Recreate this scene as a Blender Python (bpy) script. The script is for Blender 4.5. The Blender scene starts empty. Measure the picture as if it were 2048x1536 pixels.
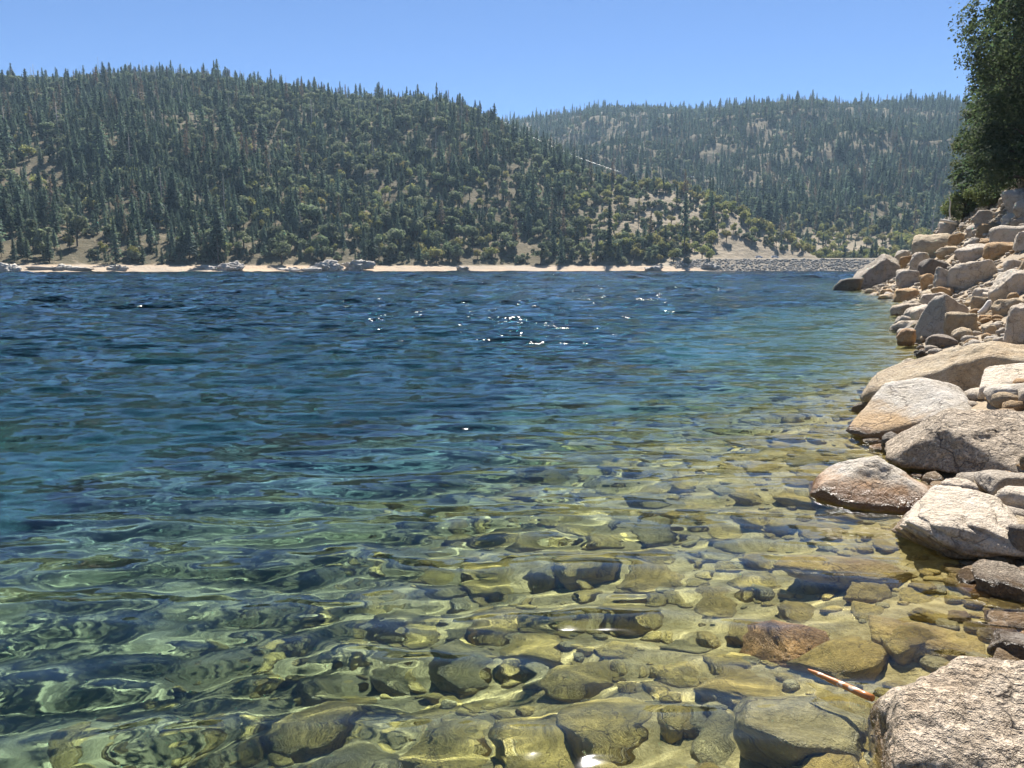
import bpy, bmesh, math, random
import numpy as np
from mathutils import Vector, Matrix

sc = bpy.context.scene
R = math.radians
rng = np.random.default_rng(7)
random.seed(7)

# ------------------------------------------------------------------ camera
CAM_H, PITCH, FPX = 1.7, math.atan(231 / 1538.0), 1538.0
cam = bpy.data.objects.new('camera', bpy.data.cameras.new('camera'))
sc.collection.objects.link(cam)
sc.camera = cam
cam.location = (0, 0, CAM_H)
cam.rotation_euler = (R(90) - PITCH, 0, 0)
cam.data.sensor_width = 36
cam.data.lens = FPX / 2048 * 36
cam.data.clip_start = 0.05
cam.data.clip_end = 12000

# ------------------------------------------------------------------ sky and sun
SUN_EL, SUN_AZ = 53.0, 9.0            # azimuth measured from +Y towards +X
w = bpy.data.worlds.new('World')
sc.world = w
w.use_nodes = True
wn = w.node_tree
sky = wn.nodes.new('ShaderNodeTexSky')
sky.sky_type = 'NISHITA'
sky.sun_disc = False
sky.sun_elevation = R(SUN_EL)
sky.sun_rotation = R(SUN_AZ)
sky.altitude = 2500
sky.air_density = 0.8
sky.dust_density = 0.0
sky.ozone_density = 9.0
wn.links.new(sky.outputs[0], wn.nodes['Background'].inputs[0])
wn.nodes['Background'].inputs[1].default_value = 0.064
sun = bpy.data.lights.new('sun', 'SUN')
sun.energy = 5.0
sun.angle = R(0.53)
sun.color = (1.0, 0.955, 0.88)
sun.cycles.is_caustics_light = True
sun_o = bpy.data.objects.new('sun', sun)
sc.collection.objects.link(sun_o)
SDIR = Vector((math.sin(R(SUN_AZ)) * math.cos(R(SUN_EL)), math.cos(R(SUN_AZ)) * math.cos(R(SUN_EL)), math.sin(R(SUN_EL))))
sun_o.rotation_euler = SDIR.to_track_quat('Z', 'Y').to_euler()
sc.view_settings.view_transform = 'Standard'
sc.view_settings.look = 'None'
sc.view_settings.gamma = 1
sc.view_settings.exposure = 1.25
sc.view_settings.use_curve_mapping = False
cy = sc.cycles
cy.use_denoising = True
cy.max_bounces = 8
cy.diffuse_bounces = 3
cy.glossy_bounces = 3
cy.transmission_bounces = 6
cy.volume_bounces = 0
cy.transparent_max_bounces = 8
cy.sample_clamp_indirect = 30
cy.sample_clamp_direct = 30
cy.blur_glossy = 1.0

# ------------------------------------------------------------------ helpers
COL = sc.collection


def link(o, parent=None):
    COL.objects.link(o)
    if parent is not None:
        o.parent = parent
    return o


def mesh_np(name, v, f, smooth=True):
    """v (n,3) array, f (m,k) array of one polygon size or list of such arrays"""
    me = bpy.data.meshes.new(name)
    fs = f if isinstance(f, list) else [f]
    fs = [np.asarray(a, dtype=np.int32) for a in fs if len(a)]
    loops = np.concatenate([a.ravel() for a in fs])
    tot = np.concatenate([np.full(len(a), a.shape[1], np.int32) for a in fs])
    start = np.concatenate([[0], np.cumsum(tot)[:-1]]).astype(np.int32)
    me.vertices.add(len(v))
    me.vertices.foreach_set('co', np.asarray(v, np.float32).ravel())
    me.loops.add(len(loops))
    me.loops.foreach_set('vertex_index', loops)
    me.polygons.add(len(tot))
    me.polygons.foreach_set('loop_start', start)
    me.polygons.foreach_set('loop_total', tot)
    if smooth:
        me.polygons.foreach_set('use_smooth', np.ones(len(tot), bool))
    me.update(calc_edges=True)
    return me


def obj(name, me, mat=None, parent=None, loc=None):
    o = bpy.data.objects.new(name, me)
    link(o, parent)
    if mat is not None and not me.materials:
        me.materials.append(mat)
    if loc is not None:
        o.location = loc
    return o


def tag(o, label, cat, group=None):
    o['label'] = label
    o['category'] = cat
    if group:
        o['group'] = group
    return o


def grid_faces(n, m):
    i = np.arange(n * m).reshape(n, m)
    return np.stack([i[:-1, :-1], i[:-1, 1:], i[1:, 1:], i[1:, :-1]], -1).reshape(-1, 4)


def _hash(ix, iy, iz, s):
    h = (ix.astype(np.int64) * 374761393 + iy.astype(np.int64) * 668265263 + iz.astype(np.int64) * 2147483647 + s * 1274126177) & 0xFFFFFFFF
    h = ((h ^ (h >> 13)) * 1274126177) & 0xFFFFFFFF
    return ((h ^ (h >> 16)) & 0xFFFF) / 65535.0


def vnoise(p, s=0):
    """value noise in -1..1, p (n,3)"""
    i = np.floor(p)
    f = p - i
    f = f * f * f * (f * (f * 6 - 15) + 10)
    i = i.astype(np.int64)
    r = 0
    for dx in (0, 1):
        for dy in (0, 1):
            for dz in (0, 1):
                wt = (f[:, 0] if dx else 1 - f[:, 0]) * (f[:, 1] if dy else 1 - f[:, 1]) * (f[:, 2] if dz else 1 - f[:, 2])
                r = r + wt * _hash(i[:, 0] + dx, i[:, 1] + dy, i[:, 2] + dz, s)
    return r * 2 - 1


def fbm(p, octv=4, s=0, gain=0.5, lac=2.03):
    a, t = 1.0, 0
    for k in range(octv):
        t = t + a * vnoise(p, s + 17 * k)
        p = p * lac + 3.7
        a *= gain
    return t


def fbm2(x, y, scale, octv=4, s=0, gain=0.5):
    p = np.stack([np.ravel(x) / scale, np.ravel(y) / scale, np.full(np.size(x), 0.37 + s)], -1)
    return fbm(p, octv, s, gain).reshape(np.shape(x))


def smooth(a, b, x):
    t = np.clip((x - a) / (b - a), 0, 1)
    return t * t * (3 - 2 * t)


CP, SP = math.cos(PITCH), math.sin(PITCH)


def ray(u, v):
    """world direction through a pixel of the 2048x1536 photograph"""
    a, b = (u - 1024) / FPX, (v - 768) / FPX
    d = np.array([a, CP - b * SP, -SP - b * CP])
    return d / np.linalg.norm(d)


def project(P):
    P = np.asarray(P, float)
    x, y, z = P[..., 0], P[..., 1], P[..., 2] - CAM_H
    dep = y * CP - z * SP
    up = y * SP + z * CP
    return 1024 + FPX * x / dep, 768 - FPX * up / dep, dep


def az_el(u, v):
    d = ray(u, v)
    return math.atan2(d[0], d[1]), d[2] / math.hypot(d[0], d[1])


# ------------------------------------------------------------------ materials
def nodes(name):
    m = bpy.data.materials.new(name)
    m.use_nodes = True
    t = m.node_tree
    t.nodes.clear()
    out = t.nodes.new('ShaderNodeOutputMaterial')
    return m, t, out


def N(t, typ, **kw):
    n = t.nodes.new(typ)
    for k, v in kw.items():
        if k.startswith('_'):
            setattr(n, k[1:], v)
        else:
            n.inputs[k.replace('__', ' ')].default_value = v
    return n


def noise(t, vec, scale, detail=4, rough=0.55, dist=0.0):
    n = N(t, 'ShaderNodeTexNoise', Scale=scale, Detail=detail, Roughness=rough, Distortion=dist)
    if vec is not None:
        t.links.new(vec, n.inputs['Vector'])
    return n


def ramp(t, src, stops):
    n = t.nodes.new('ShaderNodeValToRGB')
    e = n.color_ramp.elements
    while len(e) > 1:
        e.remove(e[-1])
    for i, (p, c) in enumerate(stops):
        el = e[0] if i == 0 else e.new(p)
        el.position = p
        c = (c, c, c) if isinstance(c, (int, float)) else c
        el.color = (*c, 1)
    t.links.new(src, n.inputs[0])
    return n.outputs[0]


def mixc(t, fac, a, b, mode='MIX'):
    n = t.nodes.new('ShaderNodeMix')
    n.data_type = 'RGBA'
    n.blend_type = mode
    for s, i in ((fac, 0), (a, 6), (b, 7)):
        if isinstance(s, (int, float)):
            n.inputs[i].default_value = s
        elif isinstance(s, tuple):
            n.inputs[i].default_value = (*s, 1)
        else:
            t.links.new(s, n.inputs[i])
    return n.outputs[2]


def math_(t, op, a, b=None, c=None):
    n = t.nodes.new('ShaderNodeMath')
    n.operation = op
    for i, s in enumerate((a, b, c)):
        if s is None:
            continue
        if isinstance(s, (int, float)):
            n.inputs[i].default_value = s
        else:
            t.links.new(s, n.inputs[i])
    return n.outputs[0]


def rock_mat(name, c1, c2, c3, stain=(0.36, 0.17, 0.06), stain_amt=0.3, grain=1.0, spec_dark=0.5, bump=0.6, wet=True, midb=0.11, foot=None, under=(0.34, 0.26, 0.09)):
    """granite: two broad tones, fine speckle of c3, rusty stains, wet and algae-coated below the water line"""
    m, t, out = nodes(name)
    tc = t.nodes.new('ShaderNodeTexCoord')
    oi = t.nodes.new('ShaderNodeObjectInfo')
    add = t.nodes.new('ShaderNodeVectorMath')
    add.operation = 'ADD'
    rr = math_(t, 'MULTIPLY', oi.outputs['Random'], 37.0)
    t.links.new(tc.outputs['Object'], add.inputs[0])
    t.links.new(rr, add.inputs[1])
    v = add.outputs[0]
    big = noise(t, v, 1.6, 5, 0.6, 0.4)
    mid = noise(t, v, 9.0, 6, 0.65)
    fine = noise(t, v, 75.0 * grain, 3, 0.7)
    col = mixc(t, ramp(t, big.outputs[0], [(0.35, 0.0), (0.66, 1.0)]), c1, c2)
    col = mixc(t, ramp(t, mid.outputs[0], [(0.46, 0.0), (0.70, 0.55)]), col, c3)
    sp = ramp(t, fine.outputs[0], [(0.34, 1.0), (0.5, 0.0)])
    col = mixc(t, math_(t, 'MULTIPLY', sp, spec_dark), col, (0.10, 0.085, 0.07))
    sp2 = ramp(t, fine.outputs[0], [(0.60, 0.0), (0.74, 0.6)])
    col = mixc(t, sp2, col, (0.62, 0.58, 0.52))
    if stain_amt > 0:
        sn = noise(t, v, 1.1, 4, 0.6, 0.8)
        col = mixc(t, math_(t, 'MULTIPLY', ramp(t, sn.outputs[0], [(0.5, 0.0), (0.68, 1.0)]), stain_amt), col, stain)
    lic = noise(t, v, 3.3, 6, 0.7, 0.6)
    col = mixc(t, ramp(t, lic.outputs[0], [(0.52, 0.0), (0.64, 0.65)]), col, mixc(t, 1.0, col, (0.50, 0.47, 0.43), 'MULTIPLY'))
    if foot:
        so = t.nodes.new('ShaderNodeSeparateXYZ')
        t.links.new(tc.outputs['Object'], so.inputs[0])
        fz = math_(t, 'MULTIPLY_ADD', lic.outputs[0], -foot[1] * 1.4, so.outputs[2])
        fm = ramp(t, math_(t, 'MULTIPLY', fz, 1.0), [(max(0.0, foot[1] * 0.05), 1.0), (foot[1] * 0.55, 0.0)])
        col = mixc(t, math_(t, 'MULTIPLY', fm, 0.8), col, foot[0])
    # per-stone tone
    tone = math_(t, 'MULTIPLY_ADD', oi.outputs['Random'], 0.42, 0.8)
    vm = t.nodes.new('ShaderNodeVectorMath')
    vm.operation = 'SCALE'
    t.links.new(col, vm.inputs[0])
    t.links.new(tone, vm.inputs['Scale'])
    col = vm.outputs[0]
    rough = 0.85
    if wet:
        geo = t.nodes.new('ShaderNodeNewGeometry')
        sep = t.nodes.new('ShaderNodeSeparateXYZ')
        t.links.new(geo.outputs['Position'], sep.inputs[0])
        wl = noise(t, geo.outputs['Position'], 6.0, 3, 0.6)
        z = math_(t, 'MULTIPLY_ADD', wl.outputs[0], -0.10, sep.outputs[2])
        wetm = ramp(t, math_(t, 'MULTIPLY_ADD', z, 4.0, 0.5), [(0.62, 1.0), (0.74, 0.0)])
        col = mixc(t, math_(t, 'MULTIPLY', wetm, 0.85), col, mixc(t, 1.0, col, (0.46, 0.36, 0.24), 'MULTIPLY'))
        alg = ramp(t, math_(t, 'MULTIPLY_ADD', z, 3.0, 0.5), [(0.12, 0.85), (0.34, 0.0)])
        col = mixc(t, alg, col, mixc(t, ramp(t, mid.outputs[0], [(0.35, 0.0), (0.65, 1.0)]), under, (under[0] * 1.7, under[1] * 1.65, under[2] * 1.5)))
        rough = ramp(t, wetm, [(0.0, 0.85), (1.0, 0.28)])
    # relief: pits, cracks and grain
    vor = t.nodes.new('ShaderNodeTexVoronoi')
    vor.feature = 'DISTANCE_TO_EDGE'
    vor.inputs['Scale'].default_value = 1.7
    wv = noise(t, v, 3.0, 4, 0.6)
    mixv = t.nodes.new('ShaderNodeVectorMath')
    mixv.operation = 'MULTIPLY_ADD'
    t.links.new(wv.outputs['Color'], mixv.inputs[0])
    mixv.inputs[1].default_value = (0.5, 0.5, 0.5)
    t.links.new(v, mixv.inputs[2])
    t.links.new(mixv.outputs[0], vor.inputs['Vector'])
    crack = ramp(t, vor.outputs['Distance'], [(0.0, 0.0), (0.018, 1.0)])
    ck_on = ramp(t, big.outputs[0], [(0.44, 1.0), (0.52, 0.0)])
    crack = math_(t, 'MAXIMUM', crack, ck_on)
    col = mixc(t, math_(t, 'MULTIPLY', math_(t, 'SUBTRACT', 1.0, crack), 0.7), col, (0.07, 0.055, 0.045))
    bs = N(t, 'ShaderNodeBsdfPrincipled')
    if isinstance(rough, float):
        bs.inputs['Roughness'].default_value = rough
    else:
        t.links.new(rough, bs.inputs['Roughness'])
    bs.inputs['Specular IOR Level'].default_value = 0.35
    t.links.new(col, bs.inputs['Base Color'])
    pits = ramp(t, noise(t, v, 34.0 * grain, 4, 0.7).outputs[0], [(0.30, 0.0), (0.55, 1.0)])
    h = math_(t, 'ADD', math_(t, 'MULTIPLY', mid.outputs[0], midb), math_(t, 'MULTIPLY', pits, 0.028))
    h = math_(t, 'ADD', h, math_(t, 'MULTIPLY', fine.outputs[0], 0.008))
    h = math_(t, 'ADD', h, math_(t, 'MULTIPLY', crack, 0.02))
    b = N(t, 'ShaderNodeBump', Strength=bump, Distance=1.0)
    t.links.new(h, b.inputs['Height'])
    t.links.new(b.outputs[0], bs.inputs['Normal'])
    t.links.new(bs.outputs[0], out.inputs[0])
    return m


def leaf_mat(name, c1, c2, trans=0.35, var=0.5):
    m, t, out = nodes(name)
    oi = t.nodes.new('ShaderNodeObjectInfo')
    geo = t.nodes.new('ShaderNodeNewGeometry')
    col = mixc(t, geo.outputs['Random Per Island'], c1, c2)
    tone = math_(t, 'MULTIPLY_ADD', oi.outputs['Random'], var, 1 - var * 0.5)
    vm = t.nodes.new('ShaderNodeVectorMath')
    vm.operation = 'SCALE'
    t.links.new(col, vm.inputs[0])
    t.links.new(tone, vm.inputs['Scale'])
    hs = t.nodes.new('ShaderNodeHueSaturation')
    t.links.new(vm.outputs[0], hs.inputs['Color'])
    r2 = math_(t, 'FRACT', math_(t, 'MULTIPLY', oi.outputs['Random'], 13.7))
    t.links.new(math_(t, 'MULTIPLY_ADD', r2, 0.05, 0.475), hs.inputs['Hue'])
    d = N(t, 'ShaderNodeBsdfPrincipled', Roughness=0.8)
    d.inputs['Specular IOR Level'].default_value = 0.12
    tr = N(t, 'ShaderNodeBsdfTranslucent')
    t.links.new(hs.outputs[0], d.inputs['Base Color'])
    t.links.new(mixc(t, 1.0, hs.outputs[0], (1.15, 1.3, 0.95), 'MULTIPLY'), tr.inputs['Color'])
    mx = N(t, 'ShaderNodeMixShader', Fac=trans)
    t.links.new(d.outputs[0], mx.inputs[1])
    t.links.new(tr.outputs[0], mx.inputs[2])
    t.links.new(mx.outputs[0], out.inputs[0])
    return m


def plain_mat(name, c, rough=0.8, scale=8.0, c2=None, metallic=0.0, bump=0.2):
    m, t, out = nodes(name)
    tc = t.nodes.new('ShaderNodeTexCoord')
    n = noise(t, tc.outputs['Object'], scale, 4, 0.6)
    c2 = c2 or tuple(x * 0.7 for x in c)
    col = mixc(t, ramp(t, n.outputs[0], [(0.35, 0.0), (0.65, 1.0)]), c, c2)
    bs = N(t, 'ShaderNodeBsdfPrincipled', Roughness=rough, Metallic=metallic)
    t.links.new(col, bs.inputs['Base Color'])
    b = N(t, 'ShaderNodeBump', Strength=bump, Distance=0.05)
    t.links.new(n.outputs[0], b.inputs['Height'])
    t.links.new(b.outputs[0], bs.inputs['Normal'])
    t.links.new(bs.outputs[0], out.inputs[0])
    return m


RM = {
    'pale': rock_mat('granite_pale', (0.56, 0.49, 0.40), (0.50, 0.41, 0.30), (0.60, 0.55, 0.48), stain_amt=0.2, stain=(0.46, 0.33, 0.19)),
    'white': rock_mat('granite_white', (0.60, 0.55, 0.48), (0.53, 0.46, 0.36), (0.64, 0.60, 0.55), stain_amt=0.35, stain=(0.44, 0.29, 0.14), spec_dark=0.25),
    'white_rust': rock_mat('granite_rust_foot', (0.60, 0.55, 0.48), (0.53, 0.46, 0.36), (0.64, 0.60, 0.55), stain_amt=0.3, stain=(0.44, 0.29, 0.14), spec_dark=0.3, foot=((0.46, 0.25, 0.11), 0.26)),
    'white_gold': rock_mat('granite_gold_foot', (0.62, 0.57, 0.50), (0.56, 0.49, 0.39), (0.66, 0.62, 0.57), stain_amt=0.15, stain=(0.44, 0.29, 0.14), spec_dark=0.25, foot=((0.52, 0.33, 0.15), 0.30)),
    'grey': rock_mat('granite_grey', (0.46, 0.395, 0.32), (0.40, 0.335, 0.255), (0.51, 0.46, 0.40), stain_amt=0.2, stain=(0.40, 0.28, 0.16)),
    'tan': rock_mat('granite_tan', (0.43, 0.34, 0.22), (0.37, 0.29, 0.19), (0.45, 0.40, 0.32), stain_amt=0.35, stain=(0.42, 0.25, 0.10)),
    'coarse': rock_mat('granite_coarse', (0.50, 0.40, 0.29), (0.44, 0.36, 0.27), (0.54, 0.46, 0.37), stain_amt=0.25, stain=(0.38, 0.24, 0.13), spec_dark=0.75, bump=1.0, grain=0.8, midb=0.05),
    'rust': rock_mat('granite_rust', (0.44, 0.28, 0.15), (0.38, 0.25, 0.15), (0.42, 0.34, 0.25), stain_amt=0.5, stain=(0.44, 0.22, 0.08), under=(0.36, 0.215, 0.095)),
    'orange': rock_mat('stone_orange', (0.47, 0.31, 0.15), (0.42, 0.26, 0.12), (0.46, 0.37, 0.25), stain_amt=0.4),
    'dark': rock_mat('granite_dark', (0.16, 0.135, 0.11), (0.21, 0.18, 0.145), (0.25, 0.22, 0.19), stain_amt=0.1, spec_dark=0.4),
    'algae': rock_mat('stone_algae', (0.26, 0.21, 0.10), (0.22, 0.19, 0.10), (0.34, 0.29, 0.16), stain_amt=0.2, under=(0.43, 0.335, 0.115)),
    'algae_grey': rock_mat('stone_algae_grey', (0.22, 0.21, 0.16), (0.18, 0.17, 0.13), (0.30, 0.28, 0.22), stain_amt=0.1, under=(0.30, 0.26, 0.13)),
}

# ------------------------------------------------------------------ the near bank and the bed of the lake
SHY = np.array([-60, -20, -6, 0, 2.75, 4.6, 8, 10.6, 13.5, 17, 21, 30, 40, 55, 72, 82, 90, 110, 160, 320])
SHX = np.array([-30, -9.5, -1.7, 1.0, 2.15, 2.75, 3.85, 5.4, 7.35, 9.0, 10.9, 15.6, 20.0, 25.6, 31.8, 36.5, 46, 75, 140, 330.])


def shore_p(x, y):
    xs = np.interp(y, SHY, SHX)
    sl = (np.interp(y + 1.5, SHY, SHX) - np.interp(y - 1.5, SHY, SHX)) / 3.0
    return (x - xs) / np.sqrt(1 + sl * sl)


def bank_base(x, y):
    p = shore_p(x, y)
    pc = np.clip(p, 0, 10)
    up = 0.30 * pc + 0.064 * pc * pc
    up = up + np.where(p > 10, 0.30 * np.clip(p - 10, 0, 30), 0)
    q = np.clip(-p, 0, 60)
    dn = -((0.31 + 0.55 * smooth(5, 14, y)) * q + 0.015 * q * q)
    dn = -2.9 * (1 - np.exp(dn / 2.6)) - 0.3 * np.tanh(q / 40)
    return np.where(p > 0, up, dn)


def bank_z(x, y):
    z = bank_base(x, y)
    return z + 0.10 * fbm2(x, y, 1.7, 3, 5) + 0.25 * fbm2(x, y, 6.0, 3, 9) * np.clip(np.abs(shore_p(x, y)) / 4, 0.1, 1)


def hit_bank(u, v, water=True):
    d = ray(u, v)
    ts = np.geomspace(1.0, 160, 1500)
    P = np.array([0, 0, CAM_H]) + ts[:, None] * d
    g = bank_base(P[:, 0], P[:, 1])
    if water:
        g = np.maximum(g, 0)
    k = np.argmax(P[:, 2] < g)
    if not (P[:, 2] < g).any():
        return None
    return P[k]


def polar(az, r, cx, cyy):
    A, Rr = np.meshgrid(az, r)
    return cx + Rr * np.sin(A), cyy + Rr * np.cos(A)


az = np.linspace(-math.pi, math.pi, 340)
rr = np.concatenate([np.geomspace(0.15, 60, 320), np.geomspace(62, 330, 45)])
X, Y = polar(az, rr, 0.4, 0.5)
Z = bank_z(X, Y)
Z = np.where(np.hypot(X, Y) > 250, np.minimum(Z, -4 + 0 * Z), Z)
ground_m, t, out = nodes('bank_ground')
tc = t.nodes.new('ShaderNodeTexCoord')
geo = t.nodes.new('ShaderNodeNewGeometry')
sep = t.nodes.new('ShaderNodeSeparateXYZ')
t.links.new(geo.outputs['Position'], sep.inputs[0])
n1 = noise(t, tc.outputs['Object'], 0.9, 6, 0.6)
n2 = noise(t, tc.outputs['Object'], 14, 5, 0.65)
dry = mixc(t, ramp(t, n1.outputs[0], [(0.4, 0.0), (0.62, 1.0)]), (0.30, 0.225, 0.14), (0.25, 0.20, 0.14))
dry = mixc(t, ramp(t, n2.outputs[0], [(0.5, 0.0), (0.62, 0.7)]), dry, (0.38, 0.30, 0.20))
wetb = mixc(t, ramp(t, n2.outputs[0], [(0.38, 0.0), (0.6, 1.0)]), (0.33, 0.255, 0.09), (0.48, 0.38, 0.16))
mid_tint = mixc(t, n1.outputs[0], (0.29, 0.26, 0.13), (0.34, 0.31, 0.17))  # olive put into the bed colour for the green light of mid-depth water
deep_glow = mixc(t, n1.outputs[0], (0.32, 0.36, 0.41), (0.38, 0.42, 0.46))  # pale blue put into the deep bed colour for light the water scatters back
wetb = mixc(t, ramp(t, math_(t, 'MULTIPLY_ADD', sep.outputs[2], -0.2, 0.0), [(0.16, 0.0), (0.32, 1.0)]), wetb, mid_tint)
wetb = mixc(t, ramp(t, math_(t, 'MULTIPLY_ADD', sep.outputs[2], -0.2, 0.0), [(0.36, 0.0), (0.52, 1.0)]), wetb, deep_glow)
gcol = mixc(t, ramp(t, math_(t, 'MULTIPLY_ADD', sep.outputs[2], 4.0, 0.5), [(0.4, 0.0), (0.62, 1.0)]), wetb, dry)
bs = N(t, 'ShaderNodeBsdfPrincipled', Roughness=0.9)
t.links.new(gcol, bs.inputs['Base Color'])
b = N(t, 'ShaderNodeBump', Strength=0.7, Distance=0.06)
t.links.new(n2.outputs[0], b.inputs['Height'])
t.links.new(b.outputs[0], bs.inputs['Normal'])
t.links.new(bs.outputs[0], out.inputs[0])
def submesh(name, V, F):
    ids, inv = np.unique(F, return_inverse=True)
    return mesh_np(name, V[ids], inv.reshape(F.shape)), ids


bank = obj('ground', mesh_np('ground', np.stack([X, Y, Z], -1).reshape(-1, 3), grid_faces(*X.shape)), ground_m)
bank['kind'] = 'structure'
bank.cycles.is_caustics_receiver = True
# the deep floor beyond it
A, Rr = np.linspace(-math.pi, math.pi, 73), np.array([0.5, 150, 400, 1200, 2000, 2850.])
X, Y = polar(A, Rr, 0, 0)
Zf = np.where(np.hypot(X, Y) > 100, -6.9, -9.0)
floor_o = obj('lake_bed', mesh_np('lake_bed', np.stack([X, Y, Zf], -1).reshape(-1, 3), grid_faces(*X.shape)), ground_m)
floor_o['kind'] = 'structure'

# ------------------------------------------------------------------ water: a real wave field, finer towards the shore where it breaks up the view
NW = 130
wl = 0.11 * (15.0 / 0.11) ** (np.arange(NW) / (NW - 1)) * rng.uniform(0.95, 1.05, NW)
spread = np.where(wl < 0.35, 0.5, 0.30)
wth = R(-84) + rng.normal(0, 1, NW) * spread            # travel direction: towards the camera, a little to the right
wph = rng.uniform(0, 2 * math.pi, NW)
wsl = 0.030 * np.where(wl < 0.2, 0.8, 1.0) * rng.uniform(0.6, 1.4, NW)
wam = wsl * wl / (2 * math.pi)
WCX, WCY = 0.3, -1.5


def waves(X, Y, cell):
    Zw = np.zeros_like(X)
    miss = np.zeros_like(X)
    gust = 0.92 + 0.32 * fbm2(X, Y, 9.0, 2, 31)
    gust *= 0.82 + 1.12 * smooth(2.0, 20.0, -shore_p(X, Y))     # calmer close in by the stones
    off_ = smooth(4.0, 9.0, -shore_p(X, Y))
    shortf = 0.75 + 0.4 * off_
    for i in range(NW):
        k = 2 * math.pi / wl[i]
        lo_, hi_ = smooth(2.4, 4.5, wl[i] / cell), 1 - smooth(8, 15, wl[i] / cell)
        lod = lo_ * np.maximum(hi_, (0.95 if wl[i] < 0.7 else (0.6 if wl[i] < 1.3 else 0.25)) if wl[i] < 2.6 else 0.0)
        if wl[i] < 0.4:
            lod = lod * shortf
        miss += (wsl[i] ** 2 / 2) * (1 - lo_) * (wl[i] < 2.6)
        if lod.max() <= 0:
            continue
        ph = k * (X * math.cos(wth[i]) + Y * math.sin(wth[i])) + wph[i]
        if wl[i] > 0.6:
            ph = ph + 0.8 * np.sin(0.23 * X + i) + 0.6 * np.sin(0.31 * Y + 2.0 * i)
        Zw += lod * wam[i] * (np.sin(ph) + 0.18 * np.cos(2 * ph))
    return Zw * gust, np.sqrt(miss) * gust + 0.045 + 0.056 * off_


def water_grid(step, far_step):
    az = np.linspace(R(-80), R(80), int(R(160) / step))
    rs = [0.35]
    while rs[-1] < 640:
        rs.append(rs[-1] * (1 + (step if rs[-1] < 40 else far_step)))
    rs = np.array(rs)
    X, Y = polar(az, rs, WCX, WCY)
    cell = np.repeat((rs * np.where(rs < 40, step, far_step))[:, None], len(az), 1)
    return X, Y, cell


X, Y, cell = water_grid(0.0067, 0.0078)
Zw, miss = waves(X, Y, cell)
wm = mesh_np('water', np.stack([X, Y, Zw], -1).reshape(-1, 3), grid_faces(*X.shape))
nrm = np.empty(len(wm.vertices) * 3, np.float32)
wm.vertices.foreach_get('normal', nrm)
nrm = nrm.reshape(-1, 3)
WV, WF = np.stack([X, Y, Zw], -1).reshape(-1, 3), grid_faces(*X.shape)
fc = WV[WF].mean(1)
inshore = shore_p(fc[:, 0], fc[:, 1]) > -7.8 - 0.6 * fbm2(fc[:, 0], fc[:, 1], 1.5, 3, 78)
inshore &= fc[:, 1] < 40
wpieces = []
for sel_ in (inshore, ~inshore):
    wp, ids = submesh('water', WV, WF[sel_])
    at = wp.attributes.new('ripple', 'FLOAT', 'POINT')
    at.data.foreach_set('value', miss.astype(np.float32).ravel()[ids])
    wp.normals_split_custom_set_from_vertices(nrm[ids].tolist())
    wpieces.append(wp)
water_m, t, out = nodes('lake_water')
geo = t.nodes.new('ShaderNodeNewGeometry')
att = t.nodes.new('ShaderNodeAttribute')
att.attribute_name = 'ripple'
slopes = None
for sc_, wgt in ((14.0, 0.6), (5.0, 1.0), (1.7, 0.8)):
    mp = t.nodes.new('ShaderNodeMapping')
    mp.inputs['Scale'].default_value = (0.38, 1.0, 1.0)
    mp.inputs['Rotation'].default_value = (0, 0, R(12))
    mp.inputs['Location'].default_value = (sc_, 3.1, 0)
    t.links.new(geo.outputs['Position'], mp.inputs['Vector'])
    n = noise(t, mp.outputs[0], sc_, 1.0, 0.5)
    vm = t.nodes.new('ShaderNodeVectorMath')
    vm.operation = 'SUBTRACT'
    t.links.new(n.outputs['Color'], vm.inputs[0])
    vm.inputs[1].default_value = (0.5, 0.5, 0.5)
    v2 = t.nodes.new('ShaderNodeVectorMath')
    v2.operation = 'SCALE'
    t.links.new(vm.outputs[0], v2.inputs[0])
    v2.inputs['Scale'].default_value = wgt
    if slopes is None:
        slopes = v2.outputs[0]
    else:
        ad = t.nodes.new('ShaderNodeVectorMath')
        t.links.new(slopes, ad.inputs[0])
        t.links.new(v2.outputs[0], ad.inputs[1])
        slopes = ad.outputs[0]
flat = t.nodes.new('ShaderNodeVectorMath')
flat.operation = 'MULTIPLY'
t.links.new(slopes, flat.inputs[0])
flat.inputs[1].default_value = (0.8, 1.0, 0.0)
patch = noise(t, geo.outputs['Position'], 0.035, 3, 0.6)
amt = math_(t, 'MULTIPLY', math_(t, 'MULTIPLY_ADD', patch.outputs[0], 4.0, 2.0), att.outputs['Fac'])
scv = t.nodes.new('ShaderNodeVectorMath')
scv.operation = 'SCALE'
t.links.new(flat.outputs[0], scv.inputs[0])
t.links.new(amt, scv.inputs['Scale'])
ad = t.nodes.new('ShaderNodeVectorMath')
t.links.new(geo.outputs['Normal'], ad.inputs[0])
t.links.new(scv.outputs[0], ad.inputs[1])
nn = t.nodes.new('ShaderNodeVectorMath')
nn.operation = 'NORMALIZE'
t.links.new(ad.outputs[0], nn.inputs[0])
gl = N(t, 'ShaderNodeBsdfGlass', Roughness=0.03, IOR=1.33)
t.links.new(nn.outputs[0], gl.inputs['Normal'])
t.links.new(gl.outputs[0], out.inputs[0])
for k, wp in enumerate(wpieces):
    water = obj('water', wp, water_m)
    water['kind'] = 'structure'
    water.cycles.is_caustics_caster = k == 0             # light patterns on the bed where it is shallow
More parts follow.
